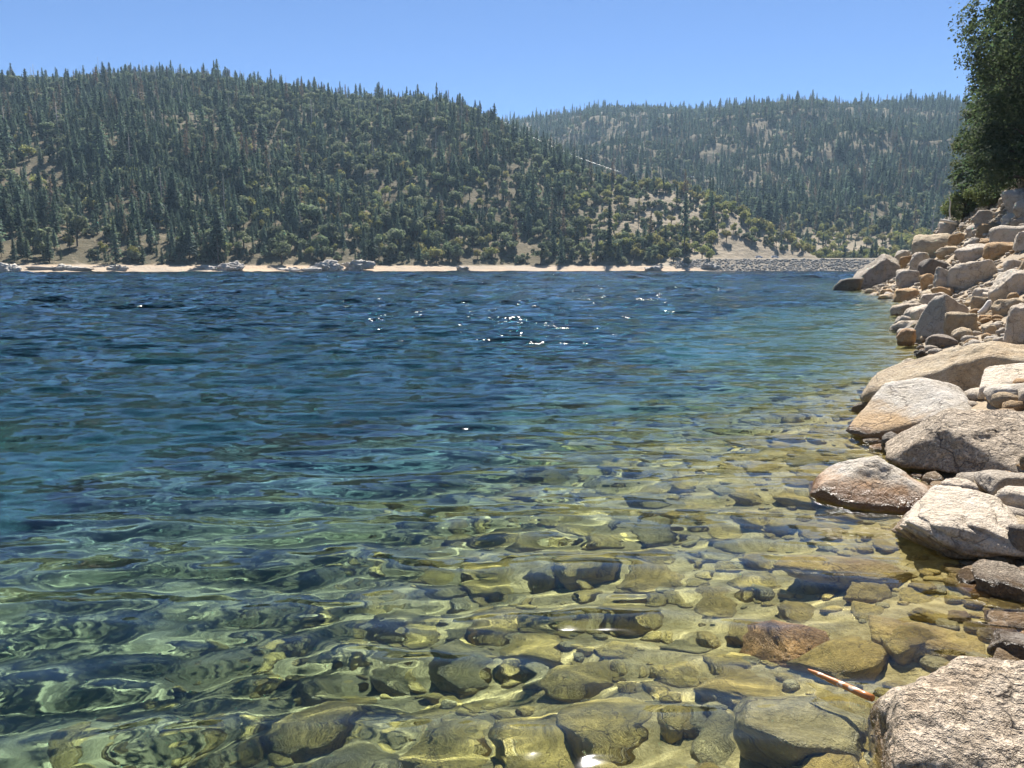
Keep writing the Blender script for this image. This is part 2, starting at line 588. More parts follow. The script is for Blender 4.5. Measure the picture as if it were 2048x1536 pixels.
# the body of water below it, which swallows red light first
X, Y, cell = water_grid(0.0125, 0.016)
Zb, _ = waves(X, Y, cell * 0.5)
n_, m_ = X.shape
lift = np.where(np.hypot(X, Y) < 45, 0.012, np.where(np.hypot(X, Y) < 60, 0.012 - 0.3 * (np.hypot(X, Y) - 45) / 15, -0.288))
top = np.stack([X, Y, Zb + lift], -1).reshape(-1, 3)
bot = np.stack([X, Y, np.full_like(X, -7.6)], -1).reshape(-1, 3)
idx = np.arange(n_ * m_).reshape(n_, m_)
ring = np.concatenate([idx[0, :-1], idx[:-1, -1], idx[-1, :0:-1], idx[:0:-1, 0]])
rb = np.arange(len(ring)) + n_ * m_
rn, rbn = np.roll(ring, -1), np.roll(rb, -1)
vb = np.concatenate([top, bot[ring]])
cen = len(vb)
vb = np.concatenate([vb, [[WCX, 300, -7.6]]])
tf = grid_faces(n_, m_)
sf = np.stack([ring, rn, rbn, rb], -1)
bf = np.stack([rb, rbn, np.full(len(rb), cen)], -1)
body_m, t, out = nodes('water_depth')
va = N(t, 'ShaderNodeVolumeAbsorption', Density=0.95)
va.inputs['Color'].default_value = (0.50, 0.72, 0.725, 1)
t.links.new(va.outputs[0], out.inputs['Volume'])
bme = mesh_np('water_body', vb, [tf, sf, bf])
bmm = bmesh.new()
bmm.from_mesh(bme)
bmesh.ops.recalc_face_normals(bmm, faces=bmm.faces)
bmm.to_mesh(bme)
bmm.free()
body = obj('water_body', bme, body_m)
body['kind'] = 'structure'

# ------------------------------------------------------------------ far hills
def table(rows):
    a, e, r = [], [], []
    for u, v, rad in rows:
        aa, ee = az_el(u, v)
        a.append(aa)
        e.append(ee)
        r.append(rad)
    return np.array(a), np.array(e), np.array(r, float)


LH = table([(-1400, 190, 1350), (-400, 165, 1320), (0, 171, 1300), (100, 172, 1300), (200, 166, 1300), (300, 163, 1280), (400, 164, 1250), (500, 178, 1200), (600, 190, 1150),
            (700, 207, 1100), (760, 212, 1050), (830, 212, 1000), (880, 214, 950), (920, 228, 910), (960, 244, 880), (1000, 262, 850), (1050, 284, 810), (1100, 305, 780), (1150, 330, 740),
            (1200, 356, 700), (1250, 370, 665), (1320, 374, 645), (1400, 388, 625), (1450, 412, 600), (1500, 440, 585), (1550, 466, 565), (1600, 492, 548), (1650, 517, 530), (1700, 548, 515), (1760, 570, 510)])
RH = table([(400, 262, 1950), (800, 252, 1950), (1000, 247, 1950), (1100, 238, 1930), (1200, 222, 1900), (1300, 221, 1900), (1400, 229, 1920), (1500, 219, 1900), (1600, 209, 1900), (1750, 211, 1900), (1900, 213, 1900), (2100, 214, 1850), (2600, 190, 1700), (4200, 120, 1500)])
SHR = table([(-2000, 540, 372), (0, 540, 380), (300, 540, 398), (600, 540, 420), (900, 540, 440), (1100, 540, 452), (1400, 540, 478), (1700, 540, 515), (2200, 540, 545), (3500, 540, 560)])


def hill_z(a, r):
    r0 = np.interp(a, SHR[0], SHR[2])
    x, y = r * np.sin(a), r * np.cos(a)
    nz = fbm2(x, y, 150.0, 4, 3)
    nz2 = fbm2(x, y, 38.0, 3, 8)
    r0 = r0 + 7 * fbm2(x, y, 60.0, 3, 21)
    beach = np.where(r < r0, (r - r0) * 0.35, 3.6 * smooth(0, 24, r - r0) * 0.9 + 0.015 * np.clip(r - r0, 0, 24))
    # front hill
    e = np.interp(a, LH[0], LH[1])
    r1 = np.interp(a, LH[0], LH[2])
    z1 = CAM_H + e * r1
    rb = r0 + 22
    tt = np.clip((r - rb) / np.maximum(r1 - rb, 15), 0, 1)
    env = np.sin(math.pi * np.clip(tt, 0, 1)) ** 0.8
    front = (z1 - 4.4) * (0.78 * tt + 0.22 * tt * tt * (3 - 2 * tt) + 0.10 * np.sin(math.pi * tt)) + (nz * 0.085 * np.abs(z1) + nz2 * 3.0) * env
    front = np.minimum(front, CAM_H + e * r - 4.4 - 0.012 * np.clip(r1 - r, 0, 400) + 14 * np.clip((60 - z1) / 60, 0, 1))
    front = np.where(r > r1, (z1 - 4.4) - 0.42 * (r - r1), front)
    e = np.interp(a, RH[0], RH[1])
    r2 = np.interp(a, RH[0], RH[2])
    z2 = CAM_H + e * r2
    rb2 = 600.0
    tt = np.clip((r - rb2) / (r2 - rb2), 0, 1)
    env = np.sin(math.pi * tt) ** 0.8
    # a nearer rounded shoulder in the middle of the back hill
    sh = 34 * np.exp(-((a - 0.30) / 0.11) ** 2 - ((r - 1420) / 220) ** 2)
    back = (z2 - 4) * (0.85 * tt + 0.15 * tt * tt * (3 - 2 * tt)) + (nz * 30 + nz2 * 4) * env + sh
    back = np.minimum(back, CAM_H + e * r - 4 - 0.012 * np.clip(r2 - r, 0, 700))
    back = np.where(r > r2, (z2 - 4) - 0.3 * (r - r2), back)
    back = np.where(r < rb2, -0.05 * (rb2 - r), back)
    z = np.maximum(np.maximum(front, back), -1.5)
    return np.where(r < r0, beach, np.minimum(beach, 4.4) + np.where(r > rb, np.maximum(z, -1.0), 0))


az = np.linspace(R(-62), R(62), 430)
rr = np.concatenate([np.linspace(345, 380, 6)[:-1], np.linspace(380, 560, 90)[:-1], np.linspace(560, 1400, 130)[:-1], np.linspace(1400, 2050, 60)[:-1], np.linspace(2050, 2700, 10)])
A, Rr = np.meshgrid(az, rr)
Zh = hill_z(A, Rr)
hill_m, t, out = nodes('hillside_soil')
geo = t.nodes.new('ShaderNodeNewGeometry')
sep = t.nodes.new('ShaderNodeSeparateXYZ')
t.links.new(geo.outputs['Position'], sep.inputs[0])
n1 = noise(t, geo.outputs['Position'], 0.02, 6, 0.65)
n2 = noise(t, geo.outputs['Position'], 0.16, 5, 0.65)
soil = mixc(t, ramp(t, n1.outputs[0], [(0.4, 0.0), (0.6, 1.0)]), (0.085, 0.075, 0.048), (0.135, 0.112, 0.072))
soil = mixc(t, ramp(t, n2.outputs[0], [(0.58, 0.0), (0.70, 0.6)]), soil, (0.30, 0.24, 0.17))
dat = t.nodes.new('ShaderNodeAttribute')
dat.attribute_name = 'dry'
soil = mixc(t, math_(t, 'MULTIPLY', dat.outputs['Fac'], ramp(t, n2.outputs[0], [(0.3, 0.35), (0.6, 1.0)])), soil, (0.30, 0.25, 0.185))
sand = mixc(t, ramp(t, n1.outputs[0], [(0.42, 0.0), (0.6, 1.0)]), (0.43, 0.325, 0.225), (0.35, 0.29, 0.225))
sand = mixc(t, ramp(t, n2.outputs[0], [(0.5, 0.0), (0.64, 0.6)]), sand, (0.31, 0.26, 0.20))
zz = math_(t, 'MULTIPLY_ADD', n2.outputs[0], -2.0, sep.outputs[2])
hc = mixc(t, ramp(t, math_(t, 'MULTIPLY', zz, 0.1), [(0.20, 0.0), (0.29, 1.0)]), sand, soil)
bs = N(t, 'ShaderNodeBsdfPrincipled', Roughness=0.95)
bs.inputs['Specular IOR Level'].default_value = 0.1
t.links.new(hc, bs.inputs['Base Color'])
b = N(t, 'ShaderNodeBump', Strength=0.8, Distance=2.5)
t.links.new(n2.outputs[0], b.inputs['Height'])
t.links.new(b.outputs[0], bs.inputs['Normal'])
t.links.new(bs.outputs[0], out.inputs[0])
hill = obj('hills', mesh_np('hills', np.stack([Rr * np.sin(A), Rr * np.cos(A), Zh], -1).reshape(-1, 3), grid_faces(*A.shape)), hill_m)
hill['kind'] = 'structure'
da_ = hill.data.attributes.new('dry', 'FLOAT', 'POINT')
da_.data.foreach_set('value', (smooth(0.05, 0.22, A) * (1 - smooth(640, 760, Rr))).astype(np.float32).ravel())


def far_pt(u, v, r):
    """point on the far ground straight under a pixel column at range r"""
    a, _ = az_el(u, v)
    return np.array([r * math.sin(a), r * math.cos(a), float(hill_z(np.array([a]), np.array([r]))[0])])


def hill_hit(u, v, r_lo=380, r_hi=2000):
    a, e = az_el(u, v)
    r = np.linspace(r_lo, r_hi, 1600)
    z = hill_z(np.full_like(r, a), r)
    k = np.argmax(z > CAM_H + e * r)
    if not (z > CAM_H + e * r).any():
        return None
    return np.array([r[k] * math.sin(a), r[k] * math.cos(a), z[k]])

# ------------------------------------------------------------------ rocks
_ico = {}


def ico(level):
    if level not in _ico:
        bm = bmesh.new()
        bmesh.ops.create_icosphere(bm, subdivisions=level, radius=1.0)
        bm.verts.ensure_lookup_table()
        v = np.array([x.co[:] for x in bm.verts])
        f = np.array([[q.index for q in p.verts] for p in bm.faces])
        bm.free()
        _ico[level] = (v / np.linalg.norm(v, axis=1)[:, None], f)
    return _ico[level]


def rock_shape(level, seed, size, q=38, nplanes=13, rough=0.075, planes=None, strata=0.0, round_=0.0):
    """an angular boulder: a soft-edged polyhedron cut by random planes, then roughened. size = full extents; base at z=0"""
    g = np.random.default_rng(seed)
    d, f = ico(level)
    if planes is None:
        pl = []
        for ax in range(3):
            for sg in (-1, 1):
                n = np.zeros(3)
                n[ax] = sg
                n += g.normal(0, 0.20, 3)
                pl.append((n / np.linalg.norm(n), g.uniform(0.72, 0.95)))
        for k in range(nplanes):
            n = g.normal(0, 1, 3)
            pl.append((n / np.linalg.norm(n), g.uniform(0.82, 1.12)))
    else:
        pl = [(np.array(n, float) / np.linalg.norm(n), h) for n, h in planes]
    rb_ = np.full(len(d), 1e9)
    for n, h in pl:
        dn_ = d @ n
        rb_ = np.minimum(rb_, np.where(dn_ > 1e-3, h / np.maximum(dn_, 1e-3), 1e9))
    for k in range(9 if round_ < 0.3 else 4):            # knock off corners and edges
        n = g.normal(0, 1, 3)
        n /= np.linalg.norm(n)
        far_ = (np.minimum(rb_, 1.9) * (d @ n)).max()
        pl.append((n, far_ * g.uniform(0.86, 0.97)))
    acc = np.zeros(len(d))
    for n, h in pl:
        acc += np.clip(d @ n / h, 0, None) ** q
    r = acc ** (-1.0 / q)
    r = np.minimum(r, 1.9)
    if round_ > 0:
        r = r * (1 - round_) + round_ * r.mean()
    v = d * r[:, None]
    lo, hi = v.min(0), v.max(0)
    v = (v - (lo + hi) / 2) / (hi - lo)          # unit box
    size = np.asarray(size, float)
    v = v * size
    s0 = size.mean()
    off = g.uniform(-50, 50, 3)
    nr = v / np.linalg.norm(v, axis=1)[:, None]
    disp = fbm(v / s0 * 2.2 + off, 4, seed % 97) * rough * s0 * 0.75
    disp += (np.abs(fbm(v / s0 * 5.5 + off, 3, seed % 89)) - 0.4) * rough * s0 * 0.4
    if level >= 4:
        fr = fbm(v / s0 * 3.1 + off * 1.3, 3, 41)
        disp -= rough * s0 * 0.35 * np.clip(1 - np.abs(fr) / 0.06, 0, 1)
    if level >= 5:
        disp += fbm(v * 14.0 + off, 3, 3) * 0.006 * min(s0, 1.5)
    if strata > 0:
        tilt = np.array([0.18, -0.35, 1.0])
        tt = v @ (tilt / np.linalg.norm(tilt)) / s0 * 9 + 0.9 * fbm(v / s0 * 1.7 + off, 3, 4)
        saw = np.abs(tt - np.floor(tt) - 0.5) * 2
        side = np.clip(1.15 - np.abs(nr[:, 2]), 0, 1)
        disp -= strata * s0 * side * (saw ** 3) * (0.5 + 0.7 * np.clip(vnoise(v / s0 * 3.0 + off, 6) + 0.4, 0, 1))
    v = v + nr * disp[:, None]
    v[:, 2] -= v[:, 2].min()
    return v, f


def place_px(u0, u1, v0, v1, depth=0.8, water=True):
    """centre of the base, and size, of a stone whose outline fills the box in the photograph"""
    uc = (u0 + u1) / 2
    P = hit_bank(uc, v1, water)
    if P is None:
        return None
    D = P[1] * CP - (P[2] - CAM_H) * SP
    wd = (u1 - u0) / FPX * D
    dl = math.atan2(CAM_H - P[2], math.hypot(P[0], P[1]))
    dd = wd * depth
    H = (v1 - v0) / FPX * D
    h = (H - dd * math.sin(max(dl, 0)) * 0.8) / math.cos(dl)
    h = max(h, 0.28 * wd)
    fw = np.array([P[0], P[1], 0]) / math.hypot(P[0], P[1])
    return P + fw * dd * 0.42, wd, dd, h


hero_boxes = []
hero_pos = []
STOPW = 'with by at beside above below behind under among next in leaning resting standing squeezed touching tucked wedged lying between high half near on tapering split running coated'.split()


def short(lab):
    out = []
    for w_ in lab.split():
        if w_ in STOPW and len(out) > 1:
            break
        out.append(w_)
    return ' '.join(out)


def beside(x, y):
    d = [(h[0] - x) ** 2 + (h[1] - y) ** 2 for h in hero_pos]
    return hero_pos[int(np.argmin(d))][2]


BLD = 'boulders heaped along the bank'


def boulder(name, box, mat, label, level=4, depth=0.8, rot=None, sink=0.15, group=None, cat='boulder', water=True, box_keep=True, **kw):
    r = place_px(*box, depth=depth, water=water)
    if r is None:
        print('MISS', label)
        return None
    C, wd, dd, h = r
    seed = kw.pop('seed', abs(hash((box[0], box[2]))) % 9973)
    ex = h * sink
    v, f = rock_shape(level, seed, (wd, dd, h + ex), **kw)
    me = mesh_np(name, v, f)
    o = obj(name, me, RM[mat])
    o.location = (C[0], C[1], C[2] - ex)
    facing = -math.atan2(C[0], C[1])
    o.rotation_euler = (0, 0, facing + (rot or 0.0))
    o.cycles.is_caustics_receiver = C[2] < 0.4
    tag(o, label, cat, group)
    if box_keep:
        hero_boxes.append((*box, math.hypot(C[0], C[1])))
        hero_pos.append((C[0], C[1], short(label)))
    return o


# stones by the water's edge in front of the camera: planes are (direction, distance), x to the right, y away, z up
boulder('granite_boulder', (1712, 2170, 1268, 1640), 'coarse', 'coarse pitted tan granite boulder beside the floating stick', 6, depth=0.9, sink=0.6, seed=5, q=16, rough=0.05,
        planes=[((-1, -0.25, 0.12), 0.95), ((1, 0, 0.1), 1.0), ((0, 1, 0.25), 0.9), ((0, -1, 0.15), 1.05), ((-0.16, -0.34, 1), 0.60), ((-0.75, 0.3, 0.8), 0.85), ((0.6, -0.1, 0.8), 0.95), ((-0.1, -0.62, 0.85), 0.86), ((0, 0, -1), 0.9)])
boulder('layered_block', (1785, 2085, 968, 1122), 'pale', 'pale layered granite block with cracked front ledge at the water', 6, depth=0.72, sink=0.25, seed=8, q=34, rough=0.025, strata=0.075,
        planes=[((-1, 0.05, 0.45), 0.86), ((1, 0.1, 0.55), 0.85), ((0.03, 1, 0.1), 0.9), ((-0.05, -1, 0.25), 0.9), ((-0.18, -0.30, 1), 0.60), ((0.42, -0.25, 1), 0.66), ((-0.6, -0.6, -0.5), 0.85), ((0.2, -0.6, -0.8), 0.8), ((0, 0, -1), 0.8)])
boulder('wet_rock', (1612, 1868, 930, 1012), 'white_rust', 'triangular wet rock with rusty base standing alone in water', 5, depth=0.62, sink=0.5, seed=11, q=30, rough=0.045,
        planes=[((-0.55, -0.1, 1), 0.55), ((0.75, 0.05, 1), 0.55), ((0.05, -0.62, 1), 0.56), ((0, 1, 0.5), 0.8), ((-1, 0, 0.2), 1.1), ((1, 0, 0.2), 1.0), ((0, 0, -1), 0.9)])
boulder('tan_boulder', (1770, 2120, 806, 948), 'coarse', 'broad tan boulder with rough dark foot in the water', 6, depth=0.75, sink=0.3, seed=14, q=20, rough=0.05,
        planes=[((-1, -0.15, 0.7), 0.80), ((1, 0, 0.3), 1.0), ((0, 1, 0.3), 0.9), ((0.05, -0.62, 1), 0.70), ((-0.12, -0.25, 1), 0.60), ((-0.6, -0.8, 0.3), 0.95), ((0, 0, -1), 0.8)])
boulder('white_slab', (1702, 1985, 745, 868), 'white_gold', 'bright white sloping slab with orange lower edge in the water', 5, depth=0.75, sink=0.3, seed=17, q=36, rough=0.02,
        planes=[((-0.42, -0.62, 1), 0.50), ((0.9, -0.1, 0.5), 0.85), ((0, 1, 0.2), 0.8), ((-1, 0.1, 0.35), 1.0), ((0, -1, 0.3), 1.0), ((0.35, -0.3, 1), 0.68), ((0, 0, -1), 0.8)])
boulder('long_slab', (1738, 2110, 690, 796), 'tan', 'long tan slab tapering down into the water behind white slab', 5, depth=0.42, sink=0.3, seed=21, q=30, rough=0.04,
        planes=[((-0.52, -0.2, 1), 0.42), ((1, 0, 0.3), 1.0), ((0, 1, 0.3), 0.8), ((0, -1, 0.45), 0.75), ((-1, 0, 0.3), 1.3), ((0.15, -0.2, 1), 0.56), ((0, 0, -1), 0.8)])
boulder('leaning_slab', (1966, 2110, 714, 794), 'pale', 'pale flat-topped slab leaning on the long tan slab', 5, depth=0.7, sink=0.2, seed=23, q=40, rough=0.02,
        planes=[((-0.30, -0.35, 1), 0.45), ((-1, 0, 0.1), 0.9), ((0.1, -1, 0.1), 0.85), ((0, 1, 0.1), 0.9), ((1, 0, 0.2), 1.0), ((0, 0, -1), 0.6)])
boulder('white_rock', (1974, 2120, 756, 812), 'white', 'small white wedge rock above the broad tan boulder', 5, depth=0.7, sink=0.3, seed=24, q=28, rough=0.03)
boulder('grey_rock', (1952, 2080, 936, 992), 'grey', 'grey rock squeezed between broad tan boulder and layered block', 5, depth=0.7, sink=0.35, seed=26, q=22, rough=0.04)
boulder('brown_rock', (1992, 2110, 974, 1020), 'grey', 'dull brown flat rock behind the layered block', 4, depth=0.6, sink=0.3, seed=27)
boulder('small_grey_rock', (1882, 1950, 952, 1002), 'grey', 'small light grey rock touching the layered block from behind', 4, depth=0.8, sink=0.4, seed=28)
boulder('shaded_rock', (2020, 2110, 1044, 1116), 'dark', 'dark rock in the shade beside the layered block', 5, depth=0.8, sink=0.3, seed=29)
boulder('dark_hollow', (1760, 1812, 862, 905), 'dark', 'wet dark hollow built as black rock at foot of broad tan boulder', 4, depth=0.8, sink=0.5, seed=30, rough=0.12)  # dark stone put in for the shade of a wet hole under the boulder
boulder('wet_dark_rock', (1984, 2100, 1262, 1332), 'dark', 'dark wet rock behind the coarse granite boulder', 5, depth=0.8, sink=0.4, seed=31)

MID = [  # (u0, u1, v0, v1), stone, label, depth
    ((1825, 1938, 588, 680), 'grey', 'big three-sided boulder with shaded grey face by the water', 0.75, dict(level=5, q=34, rough=0.035, planes=[((-0.85, -0.75, 0.15), 0.62), ((0.75, -0.75, 0.55), 0.70), ((0.25, 0.3, 1), 0.72), ((0, 1, 0.2), 0.8), ((-0.6, 0.5, 0.6), 0.9), ((1, 0.2, 0.1), 0.95), ((0, 0, -1), 0.8)])),
    ((1892, 1957, 624, 674), 'tan', 'smooth tan slab leaning against the three-sided boulder', 0.6, dict(q=30)),
    ((1852, 1911, 668, 701), 'dark', 'dark oval boulder below the three-sided boulder', 0.7, dict(round_=0.4)),
    ((1903, 1944, 654, 687), 'tan', 'rounded tan boulder next to the dark oval boulder', 0.9, dict(round_=0.5)),
    ((1793, 1828, 658, 693), 'rust', 'reddish wet rock at the water beside three-sided boulder', 0.8, {}),
    ((1827, 1855, 699, 714), 'dark', 'small black wet stone at the water beside dark oval boulder', 0.8, {}),
    ((1856, 1882, 696, 714), 'grey', 'small grey stone in the water near dark oval boulder', 0.8, {}),
    ((2014, 2080, 604, 690), 'grey', 'tall grey boulder standing above the long tan slab', 0.8, dict(level=5)),
    ((1985, 2048, 596, 636), 'tan', 'tan boulder resting against the tall grey boulder', 0.8, {}),
    ((1980, 2075, 536, 600), 'pale', 'large wrinkled pale boulder above the driftwood', 0.8, dict(level=5, rough=0.06)),
    ((1866, 1932, 532, 592), 'grey', 'grey lichen-dusted boulder under the broad pale one', 0.8, dict(level=5)),
    ((1900, 1992, 521, 572), 'pale', 'broad pale boulder with smooth rounded back', 0.8, dict(level=5, round_=0.3)),
    ((1843, 1896, 585, 610), 'grey', 'grey boulder tucked behind the three-sided boulder', 0.7, {}),
    ((1944, 1988, 592, 622), 'tan', 'pitted tan boulder behind the bleached driftwood', 0.8, {}),
    ((1839, 1869, 546, 580), 'orange', 'squarish orange-brown stone among grey boulders', 0.9, dict(q=34)),
    ((1838, 1893, 516, 560), 'dark', 'dark tilted slab above the orange-brown stone', 0.7, dict(q=34)),
    ((1818, 1855, 504, 548), 'grey', 'pointed grey boulder beside the dark tilted slab', 0.8, dict(q=30)),
    ((1792, 1842, 537, 574), 'grey', 'rounded grey boulder above the tan gravel by the point', 0.8, {}),
    ((1706, 1800, 511, 573), 'grey', 'long hump-backed boulder at the end of the rocky point', 0.7, dict(level=5, planes=[((-0.62, -0.3, 1), 0.55), ((0.45, -0.2, 1), 0.72), ((0, -1, 0.5), 0.8), ((0, 1, 0.3), 0.8), ((1, 0, 0.2), 0.9), ((-1, 0, 0.2), 1.2), ((0, 0, -1), 0.8)])),
    ((1668, 1722, 556, 582), 'dark', 'low black wet rock at the tip of the point', 0.7, {}),
    ((1688, 1712, 541, 553), 'grey', 'small flat rock in the water off the point', 0.8, {}),
    ((1826, 1909, 467, 516), 'tan', 'huge rounded boulder split by a vertical crack', 0.8, dict(level=5, q=9, round_=0.4, rough=0.05)),
    ((1872, 1912, 492, 519), 'tan', 'brown boulder leaning on the huge split boulder', 0.8, {}),
    ((1897, 1927, 466, 493), 'orange', 'tan cube-like boulder beside the huge split boulder', 0.8, dict(q=36)),
    ((1914, 1978, 489, 526), 'grey', 'dark fissured boulder in the middle of the bank', 0.8, dict(rough=0.08, strata=0.04)),
    ((1972, 2040, 482, 517), 'orange', 'long tan loaf-shaped boulder high on the bank', 0.6, dict(round_=0.35)),
    ((1983, 2070, 452, 493), 'pale', 'pale grey wrinkled slab above the loaf-shaped boulder', 0.7, dict(rough=0.06)),
    ((2028, 2080, 461, 500), 'grey', 'grey boulder next to the pale wrinkled slab', 0.8, {}),
    ((2036, 2085, 503, 546), 'tan', 'tan boulder above the large wrinkled pale boulder', 0.8, {}),
    ((2009, 2075, 377, 428), 'grey', 'big dark boulder under the trees at top of bank', 0.8, dict(level=5)),
    ((2028, 2080, 403, 434), 'pale', 'pale boulder below the big dark boulder under the trees', 0.8, {}),
    ((1878, 1914, 442, 470), 'grey', 'grey block with a bleached board lying on it', 0.8, dict(q=34)),
    ((1952, 1998, 420, 449), 'grey', 'grey tilted slab below the shrubs', 0.6, dict(q=34)),
    ((1955, 2002, 446, 473), 'orange', 'flaky tan slab below the grey tilted slab', 0.7, {}),
    ((1788, 1838, 576, 602), 'orange', 'tan boulder at the water between point and three-sided boulder', 0.8, {}),
    ((1757, 1790, 587, 600), 'tan', 'flat tan stone half awash near the point', 0.8, {}),
    ((1788, 1822, 501, 525), 'pale', 'light boulder under the huge split boulder', 0.8, {}),
    ((1799, 1828, 511, 534), 'orange', 'orange-tan boulder under the huge split boulder', 0.8, {}),
    ((1862, 1905, 575, 600), 'orange', 'orange-tan stone wedged under the grey lichen-dusted boulder', 0.8, {}),
    ((1955, 1984, 630, 650), 'orange', 'squared orange stone below the bleached driftwood', 0.8, dict(q=36)),
    ((1962, 1995, 650, 672), 'tan', 'tan boulder stone below the squared orange stone', 0.8, {}),
    ((1930, 1960, 676, 700), 'orange', 'round tan stone beside the dark tip of long slab', 0.9, dict(round_=0.5)),
]
for box, mat, lab, dep, kw in MID:
    kw = dict(kw)
    lv = kw.pop('level', 4)
    boulder('boulder', box, mat, lab, lv, depth=dep, sink=0.25, group=BLD, seed=int(box[0] * 7 + box[2]) % 9973, **kw)

# large stones lying under water near the camera
SUB = [
    ((1478, 1700, 1150, 1262), 'rust', 'submerged rusty triangular slab under clear shallow water', 0.55, dict(q=34, planes=[((-0.75, -0.5, 0.5), 0.62), ((0.25, -0.35, 1), 0.5), ((0.9, 0.2, 0.3), 0.8), ((0, 1, 0.2), 0.7), ((0.1, -1, 0.3), 0.8), ((0, 0, -1), 0.6)])),
    ((1560, 1840, 1046, 1140), 'tan', 'submerged tan ledge running under the layered block', 0.5, dict(q=30)),
    ((1480, 1745, 1268, 1445), 'algae_grey', 'broad submerged flat stone coated with olive algae', 0.8, dict(q=30)),
    ((1560, 1730, 1440, 1560), 'algae', 'submerged yellow stone at foot of coarse granite boulder', 0.8, {}),
    ((1740, 1990, 1190, 1290), 'tan', 'submerged orange-tan stone between layered block and coarse boulder', 0.6, {}),
]
for box, mat, lab, dep, kw in SUB:
    uc = (box[0] + box[2]) / 2
    r = place_px(*box, depth=dep, water=True)
    C, wd, dd, h = r
    # a stone seen through the surface: it lies on the bed, its top a few centimetres under water
    gz = float(bank_base(np.array([C[0]]), np.array([C[1]]))[0])
    C = C.copy()
    top = -0.06 if 'ledge' in lab or 'orange' in lab else -0.16
    hh = max(0.22, top - gz + 0.15)
    v, f = rock_shape(5, int(box[0] + box[2]), (wd * 1.05, dd * 1.1, hh), rough=0.05, **kw)
    o = obj('submerged_stone', mesh_np('submerged_stone', v, f), RM[mat])
    o.location = (C[0], C[1], top - hh)
    o.rotation_euler[2] = -math.atan2(C[0], C[1])
    o.cycles.is_caustics_receiver = True
    tag(o, lab, 'stone', 'stones lying under the shallow water')
    hero_pos.append((C[0], C[1], short(lab)))

# smaller stones filling the bank and the shallows
TONES = ['tan', 'pale', 'grey', 'pale', 'tan', 'pale', 'coarse', 'grey', 'orange', 'pale']
protos = {}


def proto(k, lv):
    if (k, lv) not in protos:
        g = np.random.default_rng(100 + k)
        v, f = rock_shape(lv, 300 + k, (1.0, g.uniform(0.6, 0.95), g.uniform(0.5, 0.8)), q=g.uniform(30, 60), rough=0.085, round_=g.choice([0, 0, 0, 0.25, 0.45]))
        protos[(k, lv)] = (v, f)
    return protos[(k, lv)]


def scatter(n, prange, yrange, smin, smax, seed, power=1.6):
    g = np.random.default_rng(seed)
    out = []
    # even in the picture rather than on the ground: far stones are as many as near ones
    y = np.exp(g.uniform(math.log(yrange[0]), math.log(yrange[1]), n))
    p = g.uniform(*prange, n)
    s = smin + (smax - smin) * g.random(n) ** power
    xs = np.interp(y, SHY, SHX)
    sl = (np.interp(y + 1.5, SHY, SHX) - np.interp(y - 1.5, SHY, SHX)) / 3.0
    x = xs + p * np.sqrt(1 + sl * sl)
    z = bank_z(x, y)
    return np.stack([x, y, z, s], -1)


hb = np.array(hero_boxes)
cand = scatter(5200, (-0.25, 9.5), (3.2, 88), 0.14, 1.05, 4, 2.4)
u, v, dep = project(cand[:, :3])
pxs = cand[:, 3] / dep * FPX
keep = []
rng2 = np.random.default_rng(12)
taken = []
order = np.argsort(-cand[:, 3])
for i in order:
    if not (1660 < u[i] < 2130 and 350 < v[i] < 1500) or dep[i] < 3.2:
        continue
    uu, vv, ss, dd = u[i], v[i] - pxs[i] * 0.25, pxs[i], math.hypot(cand[i, 0], cand[i, 1])
    inside = (uu + ss * 0.35 > hb[:, 0]) & (uu - ss * 0.35 < hb[:, 1]) & (vv + ss * 0.3 > hb[:, 2]) & (vv - ss * 0.3 < hb[:, 3])
    if (inside & (dd < hb[:, 4] + 2.5 * cand[i, 3]) & (ss > 7)).any():
        continue
    if dd < 9 and cand[i, 3] > 0.35:
        continue
    bad = False
    for q in taken:
        if (q[0] - cand[i, 0]) ** 2 + (q[1] - cand[i, 1]) ** 2 < (0.36 * (q[3] + cand[i, 3])) ** 2:
            bad = True
            break
    if bad:
        continue
    taken.append(cand[i])
    keep.append((ss, i))
keep.sort(reverse=True)
LBL = {'tan': 'tan granite', 'orange': 'orange-tan', 'grey': 'grey granite', 'pale': 'pale granite', 'coarse': 'coarse brownish'}
small_v, small_f, small_m = [], [], []
SMATS = ['tan', 'orange', 'grey', 'pale', 'coarse']


def put_small(lst, P, s, g, k, lv, tone, zoff, flat=1.0):
    vv, ff = proto(k, lv)
    a = g.uniform(0, 6.28)
    ca, sa = math.cos(a), math.sin(a)
    q = vv * s * np.array([1, 1, flat])
    q = np.stack([q[:, 0] * ca - q[:, 1] * sa, q[:, 0] * sa + q[:, 1] * ca, q[:, 2]], -1) + np.array([P[0], P[1], P[2] + zoff])
    lst.append((q, ff, tone))


def join_small(name, lst, mats):
    vs, fs, ms, n = [], [], [], 0
    for q, ff, tone in lst:
        vs.append(q)
        fs.append(ff + n)
        ms.append(np.full(len(ff), mats.index(tone), np.int32))
        n += len(q)
    me = mesh_np(name, np.concatenate(vs), np.concatenate(fs))
    for mm in mats:
        me.materials.append(RM[mm])
    me.polygons.foreach_set('material_index', np.concatenate(ms))
    o = obj(name, me)
    o['kind'] = 'stuff'
    return o


